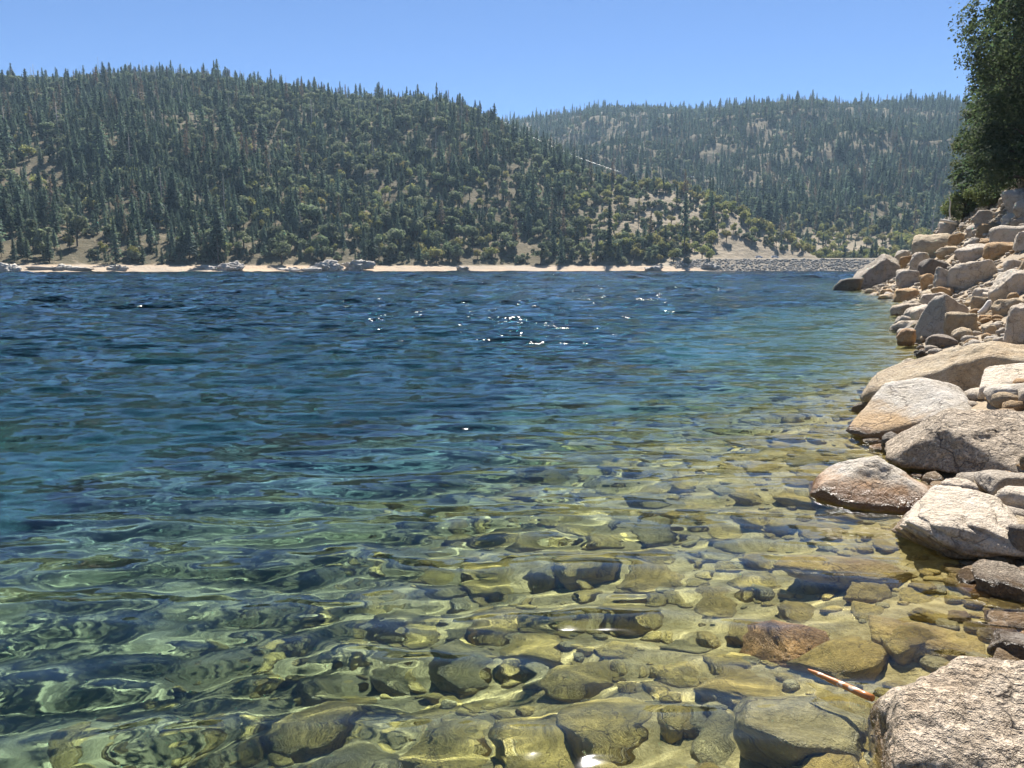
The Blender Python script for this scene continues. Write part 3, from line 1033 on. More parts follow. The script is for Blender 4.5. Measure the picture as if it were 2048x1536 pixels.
rubble = []
mesh_cache = {}
NSOLO = 235
for j, (ss, i) in enumerate(keep):
    P, s = cand[i, :3], cand[i, 3]
    tone = TONES[rng2.integers(len(TONES))]
    k = int(rng2.integers(14))
    if j < NSOLO:
        lv = 4 if ss > 26 else 3
        key = (k, lv, tone)
        if key not in mesh_cache:
            vv, ff = proto(k, lv)
            mesh_cache[key] = mesh_np('bank_stone', vv, ff)
            mesh_cache[key].materials.append(RM[tone])
        o = obj('bank_stone', mesh_cache[key])
        o.location = (P[0], P[1], P[2] - 0.2 * s)
        o.scale = (s, s, s * rng2.uniform(0.8, 1.15))
        o.rotation_euler = (rng2.uniform(-0.3, 0.3), rng2.uniform(-0.3, 0.3), rng2.uniform(0, 6.28))
        o.cycles.is_caustics_receiver = P[2] < 0.3
        size = 'large' if s > 0.7 else ('middling' if s > 0.4 else 'small')
        where = 'at the waterline' if P[2] < 0.25 else ('low on the bank' if P[2] < 2.0 else 'high on the bank')
        nb = beside(P[0], P[1])
        tag(o, f'{size} {LBL[tone]} stone {where} close to the {nb}', 'stone', f'{size} {LBL[tone]} stones {where} close to the {nb}')
    else:
        put_small(rubble, P, s, rng2, k, 3 if ss > 12 else 2, tone, -0.2 * s)
g = np.random.default_rng(55)
for P in scatter(9500, (-0.1, 9), (3.0, 80), 0.04, 0.24, 77, 2.2):
    uu, vv, dp = project(P[:3])
    if 1640 < uu < 2120 and dp > 3:
        put_small(rubble, P[:3], P[3] * (1 + dp / 60), g, int(g.integers(14)), 2 if P[3] / dp * FPX > 9 else 1, ['tan', 'orange', 'pale', 'pale', 'tan', 'grey'][g.integers(6)], -0.25 * P[3])
# the same talus goes on up the bank beyond the picture's edge
for P in scatter(900, (1.0, 13), (3.0, 60), 0.25, 1.15, 78, 1.6):
    uu, vv, dp = project(P[:3])
    if uu > 2140 and dp > 1.5:
        put_small(rubble, P[:3], P[3], g, int(g.integers(14)), 2, ['tan', 'grey', 'pale', 'pale', 'tan', 'grey'][g.integers(6)], -0.25 * P[3])
o = join_small('rubble', rubble, SMATS)
tag(o, 'tan gravel and small stones filling the gaps between the boulders', 'rubble')
o.cycles.is_caustics_receiver = True

# stones on the bed
bedst = []
g = np.random.default_rng(91)
cand2 = scatter(1500, (-3.5, 0.1), (1.6, 12), 0.10, 0.44, 92, 1.9)
cand2 = cand2[np.argsort(-cand2[:, 3])]
taken2, n_solo = [], 0
for P in cand2:
    uu, vv, dp = project(P[:3])
    if not (-60 < uu < 2110) or dp < 1.8 or P[1] < 0.8:
        continue
    if any((q[0] - P[0]) ** 2 + (q[1] - P[1]) ** 2 < (0.40 * (q[3] + P[3])) ** 2 for q in taken2):
        continue
    s = P[3]
    if P[2] - 0.3 * s + 0.62 * s > -0.03:
        s = min(s, 0.22)
    taken2.append((P[0], P[1], P[2], s))
    tone = ['algae', 'algae', 'algae', 'algae_grey', 'tan', 'algae', 'algae_grey', 'dark'][g.integers(8)]
    k = int(g.integers(14))
    px = s / dp * FPX
    if n_solo < 220 and px > 18 and P[1] < 9:
        n_solo += 1
        key = (k, 4, tone)
        if key not in mesh_cache:
            vv, ff = proto(k, 4)
            mesh_cache[key] = mesh_np('bed_stone', vv, ff)
            mesh_cache[key].materials.append(RM[tone])
        o = obj('bed_stone', mesh_cache[key])
        o.location = (P[0], P[1], P[2] - 0.3 * s)
        o.scale = (s, s, s * g.uniform(0.7, 1.0))
        o.rotation_euler = (g.uniform(-0.25, 0.25), g.uniform(-0.25, 0.25), g.uniform(0, 6.28))
        o.cycles.is_caustics_receiver = True
        nm = {'algae': 'yellow-brown algae-coated', 'algae_grey': 'dull grey-green', 'tan': 'bare tan', 'dark': 'blackish'}[tone]
        dep_ = 'in the deeper water' if P[2] < -0.8 else ('in the shallows' if P[2] < -0.3 else 'just under the surface at the edge')
        sz_ = 'big' if s > 0.34 else ('middling' if s > 0.2 else 'small')
        nb = beside(P[0], P[1])
        dep_ = 'in deeper water' if P[2] < -0.8 else ('in the shallows' if P[2] < -0.3 else 'just awash')
        tag(o, f'{sz_} {nm} bed stone {dep_} off the {nb}', 'stone', f'{sz_} {nm} bed stones {dep_} off the {nb}')
    else:
        put_small(bedst, P[:3], s, g, k, 3 if px > 16 else 2, tone, -0.3 * s)
for P in scatter(2000, (-4.5, 0.2), (1.4, 14), 0.04, 0.16, 95, 1.6):
    put_small(bedst, P[:3], P[3], g, int(g.integers(14)), 2, ['algae', 'algae', 'algae_grey', 'tan'][g.integers(4)], -0.25 * P[3])
o = join_small('bed_gravel', bedst, ['algae', 'algae_grey', 'tan', 'dark'])
tag(o, 'small algae-coated stones and gravel covering the lake bed', 'gravel')
o.cycles.is_caustics_receiver = True

# ------------------------------------------------------------------ far trees
leafM = {
    'conifer': leaf_mat('conifer_needles', (0.058, 0.086, 0.074), (0.140, 0.172, 0.142), 0.42, 0.9),
    'oak': leaf_mat('oak_leaves', (0.100, 0.117, 0.078), (0.195, 0.208, 0.138), 0.42, 0.7),
    'gold': leaf_mat('yellowing_leaves', (0.21, 0.20, 0.085), (0.30, 0.27, 0.12), 0.42, 0.5),
    'bush': leaf_mat('brush_leaves', (0.110, 0.122, 0.088), (0.210, 0.215, 0.155), 0.4, 0.7),
    'rusty': leaf_mat('dead_needles', (0.16, 0.12, 0.095), (0.23, 0.17, 0.13), 0.3, 0.4),
}
barkM = plain_mat('bark', (0.11, 0.08, 0.055), 0.9, 1.5, (0.06, 0.045, 0.035))
snagM = plain_mat('bleached_wood', (0.36, 0.33, 0.30), 0.85, 3.0, (0.25, 0.22, 0.2))


def tube(pts, rad, n=6):
    """tapered tube through points"""
    pts = np.asarray(pts, float)
    vs, fs = [], []
    for i, p in enumerate(pts):
        d = pts[min(i + 1, len(pts) - 1)] - pts[max(i - 1, 0)]
        d /= np.linalg.norm(d) + 1e-9
        a = np.cross(d, [0.3, 0.9, 0.1])
        a /= np.linalg.norm(a) + 1e-9
        b_ = np.cross(d, a)
        for k in range(n):
            t_ = 2 * math.pi * k / n
            vs.append(p + rad[i] * (a * math.cos(t_) + b_ * math.sin(t_)))
    for i in range(len(pts) - 1):
        for k in range(n):
            k2 = (k + 1) % n
            fs.append([i * n + k, i * n + k2, (i + 1) * n + k2, (i + 1) * n + k])
    vs.append(pts[-1])
    e = len(vs) - 1
    ff = [np.array(fs), np.array([[(len(pts) - 1) * n + k, (len(pts) - 1) * n + (k + 1) % n, e] for k in range(n)])]
    return np.array(vs), ff


def merge(parts):
    V, Q, T, n = [], [], [], 0
    for v, fl in parts:
        V.append(v)
        for f in fl:
            (Q if f.shape[1] == 4 else T).append(f + n)
        n += len(v)
    out = []
    if Q:
        out.append(np.concatenate(Q))
    if T:
        out.append(np.concatenate(T))
    return np.concatenate(V), out


def leaf_quads(c, nrm, size, g, aspect=1.0):
    """a quad per centre, normals nrm, half-sizes size"""
    n = len(c)
    a = np.cross(nrm, g.normal(0, 1, (n, 3)))
    a /= np.linalg.norm(a, axis=1)[:, None] + 1e-9
    b_ = np.cross(nrm, a)
    a = a * size[:, None]
    b_ = b_ * size[:, None] * aspect
    v = np.stack([c - a, c - b_ * 0.9, c + a, c + b_], 1).reshape(-1, 3)
    return v, np.arange(4 * n).reshape(n, 4)


def conifer(seed, H=30.0, Rb=4.2, nbr=120, lowest=0.18, sparse=1.0, blade=5):
    g = np.random.default_rng(seed)
    trunk = tube([(0, 0, -1.5), (0, 0, H * 0.5), (0.1, 0, H * 0.97)], [0.011 * H + 0.1, 0.008 * H, 0.03], 6)
    C, Nn, S = [], [], []
    for k in range(nbr):
        t_ = lowest + (1 - lowest) * ((k + g.random()) / nbr) ** 0.9
        z = t_ * H
        prof = min(1.0, (1 - t_) / 0.78) ** 0.68 * (0.55 + 0.45 * min(1, (t_ - lowest) / 0.12 + 0.2))
        L = Rb * prof * g.uniform(0.55, 1.15) + 0.25
        if g.random() > sparse:
            continue
        a = k * 2.399 + g.uniform(-0.5, 0.5)
        dr = np.array([math.cos(a), math.sin(a), 0])
        droop = g.uniform(0.15, 0.45) - 0.5 * max(0, t_ - 0.6)
        for j in range(blade):
            s = (j + 0.6 * g.random() + 0.3) / blade
            p = dr * L * s + np.array([0, 0, z - droop * L * s * s + 0.1 * L])
            p += g.normal(0, 0.10 * L + 0.08, 3) * np.array([1, 1, 0.5])
            C.append(p)
            nn_ = np.array([0, 0, 1.0]) + dr * 0.6 + g.normal(0, 0.5, 3)
            Nn.append(nn_ / np.linalg.norm(nn_))
            S.append((0.22 * L + 0.35) * g.uniform(0.7, 1.2) * (1.1 - 0.45 * s))
    v, f = leaf_quads(np.array(C), np.array(Nn), np.array(S), g, 0.75)
    return trunk, (v, [f])


def broadleaf(seed, H=11.0, Rc=4.5, nl=520, base=0.22, leaf=0.62, lobes=9):
    g = np.random.default_rng(seed)
    parts = [tube([(0, 0, -1), (0.1, 0, H * 0.3), (0.2, 0.1, H * 0.55)], [0.035 * H, 0.025 * H, 0.012 * H], 6)]
    C, Nn = [], []
    for k in range(lobes):
        a, rr_ = g.uniform(0, 6.28), Rc * 0.62 * math.sqrt(g.random())
        zc = H * (base + 0.18 + (0.80 - base - 0.05) * g.random() * (1 - 0.45 * (rr_ / Rc)))
        lc = np.array([math.cos(a) * rr_, math.sin(a) * rr_, zc])
        lr = Rc * g.uniform(0.30, 0.50)
        parts.append(tube([(0.1, 0, H * 0.28), lc * [0.6, 0.6, 0.8], lc], [0.014 * H, 0.008 * H, 0.02], 4))
        m = nl // lobes
        d = g.normal(0, 1, (m, 3))
        d /= np.linalg.norm(d, axis=1)[:, None]
        rad = lr * g.uniform(0.55, 1.05, m)
        C.append(lc + d * rad[:, None] * np.array([1, 1, 0.72]))
        nn_ = d + g.normal(0, 0.55, (m, 3)) + [0, 0, 0.3]
        Nn.append(nn_ / np.linalg.norm(nn_, axis=1)[:, None])
    C, Nn = np.concatenate(C), np.concatenate(Nn)
    v, f = leaf_quads(C, Nn, leaf * g.uniform(0.6, 1.25, len(C)), g, 0.8)
    return merge(parts), (v, [f])


def snag(seed, H=26.0, nb=22):
    g = np.random.default_rng(seed)
    parts = [tube([(0, 0, -1.5), (0.1, 0, H * 0.5), (0.25, 0.1, H)], [0.42, 0.26, 0.05], 6)]
    for k in range(nb):
        t_ = g.uniform(0.35, 0.97)
        L = (1 - t_) * 4.5 * g.uniform(0.4, 1) + 0.5
        a = g.uniform(0, 6.28)
        p0 = np.array([0.2 * t_, 0, H * t_])
        p1 = p0 + np.array([math.cos(a) * L, math.sin(a) * L, g.uniform(-0.1, 0.35) * L])
        parts.append(tube([p0, p1], [0.12, 0.05], 4))
    return parts[0], merge(parts[1:])


hidden = bpy.data.collections.new('tree_kinds')      # sources of the forest, not linked to the scene
SPEC = []                                            # (kind, trunk mesh, crown mesh, joined mesh, nominal height)


def species(kind, trunk, crown, H, cm, tm):
    mt_ = mesh_np(kind + '_trunk', trunk[0], trunk[1])
    mt_.materials.append(tm)
    mc_ = mesh_np(kind + '_crown', crown[0], crown[1], smooth=False)
    mc_.materials.append(cm)
    jv, jf = merge([trunk, crown])
    mj = bpy.data.meshes.new(kind)
    nq = [len(f) for f in trunk[1]]
    mj = mesh_np(kind, np.concatenate([trunk[0], crown[0]]), [f for f in trunk[1]] + [f + len(trunk[0]) for f in crown[1]], smooth=False)
    mj.materials.append(tm)
    mj.materials.append(cm)
    mi = np.concatenate([np.zeros(sum(nq), np.int32), np.ones(len(mj.polygons) - sum(nq), np.int32)])
    mj.polygons.foreach_set('material_index', mi)
    o = bpy.data.objects.new('%02d_%s' % (len(SPEC), kind), mj)
    hidden.objects.link(o)
    SPEC.append((kind, mt_, mc_, o, H))
    return len(SPEC) - 1


CON = [species('conifer', *conifer(i, 30, rb, nb, lo, sp), 30, leafM['conifer'], barkM)
       for i, (rb, nb, lo, sp) in enumerate([(5.6, 135, 0.08, 1), (6.6, 140, 0.12, 0.95), (4.6, 120, 0.16, 0.95), (5.0, 110, 0.28, 0.85), (5.2, 130, 0.06, 1), (6.8, 120, 0.2, 0.85)])]
OAK = [species('oak', *broadleaf(20 + i, 11, rc, 560, b_), 11, leafM['oak'], barkM) for i, (rc, b_) in enumerate([(4.6, 0.2), (5.2, 0.25), (4.0, 0.12)])]
GLD = [species('gold', *broadleaf(30 + i, 11, rc, 480, 0.2), 11, leafM['gold'], barkM) for i, rc in enumerate([4.2, 4.8])]
BSH = [species('bush', *broadleaf(40 + i, 4.0, 2.9, 300, 0.0, 0.5, 6), 4, leafM['bush'], barkM) for i in range(3)]
RST = [species('rusty', *conifer(50, 26, 3.4, 90, 0.2, 0.75), 26, leafM['rusty'], snagM)]
SNG = [species('snag', *snag(60 + i), 26, snagM, snagM) for i in range(2)]


def forest_points():
    g = np.random.default_rng(2024)
    out = []

    def sweep(r_lo, r_hi, a_lo, a_hi, spacing):
        n = int(0.5 * (r_hi ** 2 - r_lo ** 2) * (a_hi - a_lo) / spacing ** 2)
        a = g.uniform(a_lo, a_hi, n)
        r = np.sqrt(g.uniform(r_lo ** 2, r_hi ** 2, n))
        return a, r

    for r_lo, r_hi, sp in ((390, 620, 4.0), (620, 950, 4.9), (950, 1400, 6.1), (1400, 2060, 8.0)):
        a, r = sweep(r_lo, r_hi, R(-37), R(37), sp)
        x, y, z = r * np.sin(a), r * np.cos(a), hill_z(a, r)
        r0 = np.interp(a, SHR[0], SHR[2])
        lowf = np.clip((z - 5) / 130, 0, 1)                  # 0 by the shore, 1 high up
        n1 = fbm2(x, y, 70.0, 3, 41)
        n2 = fbm2(x, y, 170.0, 3, 47)
        n3 = fbm2(x, y, 28.0, 2, 53)
        spur = smooth(0.05, 0.22, a) * (r < 720)             # the dry spur on the right
        back = r > np.interp(a, LH[0], LH[2]) + 15
        # share of conifers
        pc = np.clip(0.36 + 0.30 * lowf + 0.62 * n2 + 0.25 * n3 - 0.36 * spur + 0.28 * back, 0.10, 0.88)
        dens = np.clip(0.66 - 0.22 * spur + 0.25 * lowf + 0.65 * n1 + 0.45 * n3 + 0.12 * back, 0.30, 1.0)
        ok = (z > 3.7) & (g.random(len(a)) < dens) & (r > r0 + 15)
        dry = (z < 40)
        u, v, _ = project(np.stack([x, y, z + 10], -1))
        ok &= (u > -140) & (u < 2190)
        ok &= ~((r < 540) & (a > az_el(1420, 540)[0]))       # the dam and its road stay clear
        kinds = g.random(len(a))
        for i in np.nonzero(ok)[0]:
            if kinds[i] < pc[i]:
                q = g.random()
                if q < 0.012:
                    k, s = int(g.choice(SNG)), g.uniform(0.6, 1.0)
                elif q < 0.035:
                    k, s = RST[0], g.uniform(0.6, 1.0)
                else:
                    k = int(g.choice(CON))
                    s = float(np.clip(0.33 * math.exp(g.normal(0, 0.40)), 0.12, 0.85) * (1.0 - 0.25 * spur[i])) * (1.0 + 0.25 * n3[i])
                    if r[i] > 1400:
                        s = s * 1.08
            else:
                q = g.random()
                if q < 0.36 - 0.2 * spur[i]:
                    k, s = int(g.choice(OAK)), g.uniform(0.6, 1.45) * (1.0 - 0.45 * spur[i])
                elif q < 0.36 + 0.22 * (1 - lowf[i]):
                    k, s = int(g.choice(GLD)), g.uniform(0.55, 1.0)
                else:
                    k, s = int(g.choice(BSH)), g.uniform(0.6, 1.5)
            out.append((x[i], y[i], z[i], k, s))
    return np.array(out)


FP = forest_points()
print('trees', len(FP))
pu, pv, pd = project(FP[:, :3])
hts = np.array([SPEC[int(k)][4] for k in FP[:, 3]]) * FP[:, 4]
app = hts / pd
solo = np.zeros(len(FP), bool)
inview = (pu > 10) & (pu < 1900)
GROUPS = {'conifer': (CON, 290, 'conifer_tree', 'conifer', 'pine'), 'oak': (OAK, 140, 'oak_tree', 'oak', 'oak'), 'gold': (GLD, 110, 'yellowing_tree', 'tree', 'gold'),
          'bush': (BSH, 120, 'brush_clump', 'bush', 'bush'), 'rusty': (RST, 40, 'dead_conifer', 'dead tree', 'rusty'), 'snag': (SNG, 40, 'bare_snag', 'snag', 'snag')}
g = np.random.default_rng(5)
rotz = g.uniform(0, 6.28, len(FP))


def far_place(i):
    if pu[i] > az_px_dam:
        return 'on the spur'
    if FP[i, 2] < 16:
        return 'at the far beach'
    if FP[i, 2] < 45:
        return 'on the lower slope'
    return 'on the upper slope'


az_px_dam = 1380
SHAPES = ['full', 'broad', 'slender', 'high-crowned', 'dense', 'ragged']
MARKS = [(20, 'behind the low pale slabs'), (125, 'behind the ribbed rock shelf'), (235, 'behind the small pale outcrop'), (330, 'between small outcrop and lone pine'), (437, 'behind the lone pine'), (530, 'behind the grey ledge'), (600, 'behind the shelving outcrop'),
         (655, 'behind the domed outcrop'), (720, 'behind the tapering outcrop'), (820, 'behind the open tan beach'), (925, 'behind the small grey rock'), (1040, 'around the fallen log'), (1140, 'under the power line'), (1218, 'around the tall full conifer'), (1300, 'behind the rock shoulder'),
         (1380, 'around the utility pole'), (1520, 'above the parked cars'), (1700, 'behind the dam end')]
DESC = {'conifer': ('tall dark green conifer', 'short dark green conifer'), 'oak': ('broad olive-green oak', 'small olive-green oak'), 'gold': ('broad yellowing tree', 'small yellowing tree'),
        'bush': ('wide grey-green bush', 'low grey-green bush'), 'rusty': ('tall rusty-brown dead conifer', 'short rusty-brown dead conifer'), 'snag': ('tall bare grey dead trunk', 'short bare grey dead trunk')}


def tree_thing(name, k, loc, s, rz, label, cat, group):
    e = bpy.data.objects.new(name, None)
    link(e)
    e.empty_display_size = 1
    e.location = loc
    wd_ = 1.0 + 0.28 * math.sin(rz * 5.0) + (0.12 if s < 0.5 else 0)
    e.scale = (s * wd_, s * wd_, s)
    e.rotation_euler = (0, 0, rz)
    tr = bpy.data.objects.new('trunk', SPEC[k][1])
    link(tr, e)
    cr = bpy.data.objects.new('branches' if SPEC[k][0] == 'snag' else 'crown', SPEC[k][2])
    link(cr, e)
    tag(e, label, cat, group)
    return e


for key, (ids, nmax, nm, cat, _) in GROUPS.items():
    sel = np.nonzero(np.isin(FP[:, 3].astype(int), ids) & inview)[0]
    sel = sel[np.argsort(-app[sel])][:nmax]
    med = np.median(hts[sel])
    for i in sel:
        solo[i] = True
        pl = far_place(i)
        ds = DESC[key][0 if hts[i] > med else 1]
        pl = pl + ' ' + MARKS[int(np.argmin([abs(m_[0] - pu[i]) for m_ in MARKS]))][1]
        if key == 'conifer':
            ds = SHAPES[CON.index(int(FP[i, 3]))] + ' ' + ds
        tall_n = (hts[i] - hts[sel].min()) / (np.ptp(hts[sel]) + 1e-6)
        if tall_n > 0.8:
            ds = 'very ' + ds if ds.startswith('tall') else ds.replace('tall ', 'towering ')
        tree_thing(nm, int(FP[i, 3]), FP[i, :3] - [0, 0, 0.3], FP[i, 4], rotz[i], f'{ds} {pl}', cat, f'{ds} trees {pl}')

# everything beyond those: forest as a mass, one object per kind
def forest_mass(name, ids, label, cat):
    sel = np.isin(FP[:, 3].astype(int), ids) & ~solo
    me = bpy.data.meshes.new(name)
    n = int(sel.sum())
    me.vertices.add(n)
    me.vertices.foreach_set('co', (FP[sel, :3] - [0, 0, 0.3]).astype(np.float32).ravel())
    a1 = me.attributes.new('pick', 'INT', 'POINT')
    a1.data.foreach_set('value', FP[sel, 3].astype(np.int32))
    a2 = me.attributes.new('size', 'FLOAT', 'POINT')
    a2.data.foreach_set('value', FP[sel, 4].astype(np.float32))
    a4 = me.attributes.new('width', 'FLOAT', 'POINT')
    a4.data.foreach_set('value', (FP[sel, 4] * (1.0 + 0.28 * np.sin(rotz[sel] * 5.0) + 0.12 * (FP[sel, 4] < 0.5))).astype(np.float32))
    a3 = me.attributes.new('turn', 'FLOAT', 'POINT')
    a3.data.foreach_set('value', rotz[sel].astype(np.float32))
    o = obj(name, me)
    ng = bpy.data.node_groups.new(name, 'GeometryNodeTree')
    ng.interface.new_socket('Geometry', in_out='INPUT', socket_type='NodeSocketGeometry')
    ng.interface.new_socket('Geometry', in_out='OUTPUT', socket_type='NodeSocketGeometry')
    gi, go = ng.nodes.new('NodeGroupInput'), ng.nodes.new('NodeGroupOutput')
    ci = ng.nodes.new('GeometryNodeCollectionInfo')
    ci.inputs['Collection'].default_value = hidden
    ci.inputs['Separate Children'].default_value = True
    ci.inputs['Reset Children'].default_value = True
    iop = ng.nodes.new('GeometryNodeInstanceOnPoints')
    iop.inputs['Pick Instance'].default_value = True

    def attr(nm_, typ):
        q = ng.nodes.new('GeometryNodeInputNamedAttribute')
        q.data_type = typ
        q.inputs['Name'].default_value = nm_
        return q.outputs[0]
    ng.links.new(gi.outputs[0], iop.inputs['Points'])
    ng.links.new(ci.outputs[0], iop.inputs['Instance'])
    ng.links.new(attr('pick', 'INT'), iop.inputs['Instance Index'])
    cx = ng.nodes.new('ShaderNodeCombineXYZ')
    ng.links.new(attr('turn', 'FLOAT'), cx.inputs[2])
    e2r = ng.nodes.new('FunctionNodeEulerToRotation')
    ng.links.new(cx.outputs[0], e2r.inputs[0])
    ng.links.new(e2r.outputs[0], iop.inputs['Rotation'])
    cs = ng.nodes.new('ShaderNodeCombineXYZ')
    sz, sw = attr('size', 'FLOAT'), attr('width', 'FLOAT')
    for q in range(3):
        ng.links.new(sz if q == 2 else sw, cs.inputs[q])
    ng.links.new(cs.outputs[0], iop.inputs['Scale'])
    ng.links.new(iop.outputs[0], go.inputs[0])
    md = o.modifiers.new('forest', 'NODES')
    md.node_group = ng
    o['kind'] = 'stuff'
    tag(o, label, cat)
    return o


forest_mass('forest', CON + RST + SNG, 'dense conifer forest covering the far hills', 'forest')
forest_mass('woodland', OAK + GLD + BSH, 'olive oaks and brush mixed through the forest on the hills', 'woodland')

# dead trees standing out above the skyline
for u_, v_top, k, lab in ((195, 113, SNG[0], 'tallest bare dead tree on the hill crest'), (255, 121, SNG[1], 'branchy bare dead tree on the hill crest'),
                          (285, 119, SNG[0], 'thin bare dead tree with two twigs on the hill crest'), (65, 128, SNG[1], 'short bare dead tree on the hill crest near frame edge'.replace(' near frame edge', ' apart from the others')),
                          (835, 168, CON[2], 'slender living conifer standing above the crest of the front hill'), (720, 166, CON[0], 'bushy conifer standing above the crest of the front hill')):
    a_, e_ = az_el(u_, v_top)
    r_ = float(np.interp(a_, LH[0], LH[2])) - 6
    P = far_pt(u_, v_top, r_)
    ht = max(10.0, CAM_H + e_ * r_ - P[2])
    tree_thing('bare_snag' if k in SNG else 'conifer_tree', k, P, ht / SPEC[k][4], u_ * 0.7, lab, 'snag' if k in SNG else 'conifer', None)
# tall pines at the far beach
for u_, v_b, ht, k, lab in ((437, 529, 33, CON[3], 'tall lone pine rooted at the edge of the far beach'), (1368, 512, 40, CON[3], 'tall narrow pine on the far shore near the utility pole'), (1218, 515, 36, CON[0], 'tall full conifer on the far shore')):
    P = hill_hit(u_, v_b)
    tree_thing('pine_tree', k, P, ht / 30, u_ * 0.3, lab, 'pine', None)

# ------------------------------------------------------------------ the dam
def az_pt(u, r, z):
    a, _ = az_el(u, 540)
    return np.array([r * math.sin(a), r * math.cos(a), z])


DA, DB = az_pt(1395, 492, 0), az_pt(1900, 530, 0)
dx = (DB - DA) / np.linalg.norm(DB - DA)
dn = np.array([dx[1], -dx[0], 0])
if dn @ DA > 0:
    dn = -dn                                              # towards the water
L_ = np.linalg.norm(DB - DA)
prof = [(30, -5.0), (2.0, 7.3), (1.5, 7.8), (0, 8.0), (-8, 8.0), (-9, 7.6), (-26, 0.5)]
nx = 120
ss = np.linspace(-30, L_, nx)
V = []
for k, (q, z) in enumerate(prof):
    for s_ in ss:
        e0 = smooth(-30, 8, s_)
        V.append(DA + dx * s_ + dn * (q - 8) + np.array([0, 0, z if z < 0 else z * e0 + (1 - e0) * min(z, 4.5)]))
V = np.array(V)
dam_m, t, out = nodes('dam_fill')
geo = t.nodes.new('ShaderNodeNewGeometry')
n2 = noise(t, geo.outputs['Position'], 0.5, 5, 0.65)
col = mixc(t, ramp(t, n2.outputs[0], [(0.4, 0.0), (0.62, 1.0)]), (0.30, 0.25, 0.18), (0.24, 0.20, 0.15))
bs = N(t, 'ShaderNodeBsdfPrincipled', Roughness=0.95)
t.links.new(col, bs.inputs['Base Color'])
t.links.new(bs.outputs[0], out.inputs[0])
dam = bpy.data.objects.new('embankment_dam', None)
link(dam)
tag(dam, 'low rockfill dam with dirt road on top across the lake', 'dam')
obj('fill', mesh_np('fill', V, grid_faces(len(prof), nx)), dam_m, dam)
rp = []
g = np.random.default_rng(66)
for k in range(5200):
    s_, q = g.uniform(-14, L_), g.uniform(1.8, 20)
    f_ = (30 - q) / 28.0
    e0 = float(smooth(-30, 8, s_))
    z = (-5 + 12.3 * f_)
    z = z * e0 + (1 - e0) * min(z, 4.5)
    P = DA + dx * s_ + dn * (q - 8) + np.array([0, 0, z])
    put_small(rp, P, 0.45 + 1.5 * g.random() ** 2, g, int(g.integers(14)), 1, ['grey', 'pale', 'grey', 'tan'][g.integers(4)], -0.5)
vs, fs, ms, n = [], [], [], 0
for q_, ff, tone in rp:
    vs.append(q_)
    fs.append(ff + n)
    ms.append(np.full(len(ff), ['grey', 'pale', 'tan'].index(tone), np.int32))
    n += len(q_)
me = mesh_np('riprap', np.concatenate(vs), np.concatenate(fs), smooth=False)
farR = {k: rock_mat('riprap_' + k, *[tuple(x * 1.0 for x in c) for c in cs], stain_amt=0, wet=False, bump=0.0) for k, cs in
        {'grey': ((0.37, 0.34, 0.30), (0.32, 0.29, 0.25), (0.43, 0.40, 0.36)), 'pale': ((0.44, 0.41, 0.36), (0.38, 0.35, 0.30), (0.47, 0.45, 0.41)), 'tan': ((0.37, 0.32, 0.25), (0.32, 0.28, 0.22), (0.42, 0.38, 0.32))}.items()}
for k in ('grey', 'pale', 'tan'):
    me.materials.append(farR[k])
me.polygons.foreach_set('material_index', np.concatenate(ms))
o = obj('riprap', me, None, dam)
o['kind'] = 'stuff'

# two white cars parked on the dam road
white_paint = plain_mat('white_paint', (0.8, 0.8, 0.8), 0.25, 2.0, (0.76, 0.76, 0.76), bump=0.0)
glassM = plain_mat('car_glass', (0.03, 0.035, 0.04), 0.08, 2.0, bump=0.0)
tyreM = plain_mat('tyre_rubber', (0.02, 0.02, 0.02), 0.8, 2.0, bump=0.0)


def prism(poly, y0, y1):
    """outline in x,z extruded along y"""
    n = len(poly)
    v = np.array([(x, y0, z) for x, z in poly] + [(x, y1, z) for x, z in poly])
    q = np.array([[i, (i + 1) % n, n + (i + 1) % n, n + i] for i in range(n)])
    me = bpy.data.meshes.new('p')
    me.from_pydata(v.tolist(), [], [list(reversed(range(n)))] + [list(range(n, 2 * n))] + q.tolist())
    bm = bmesh.new()
    bm.from_mesh(me)
    bmesh.ops.recalc_face_normals(bm, faces=bm.faces)
    bmesh.ops.bevel(bm, geom=[e for e in bm.edges], offset=0.04, segments=1, affect='EDGES')
    bm.to_mesh(me)
    bm.free()
    return me


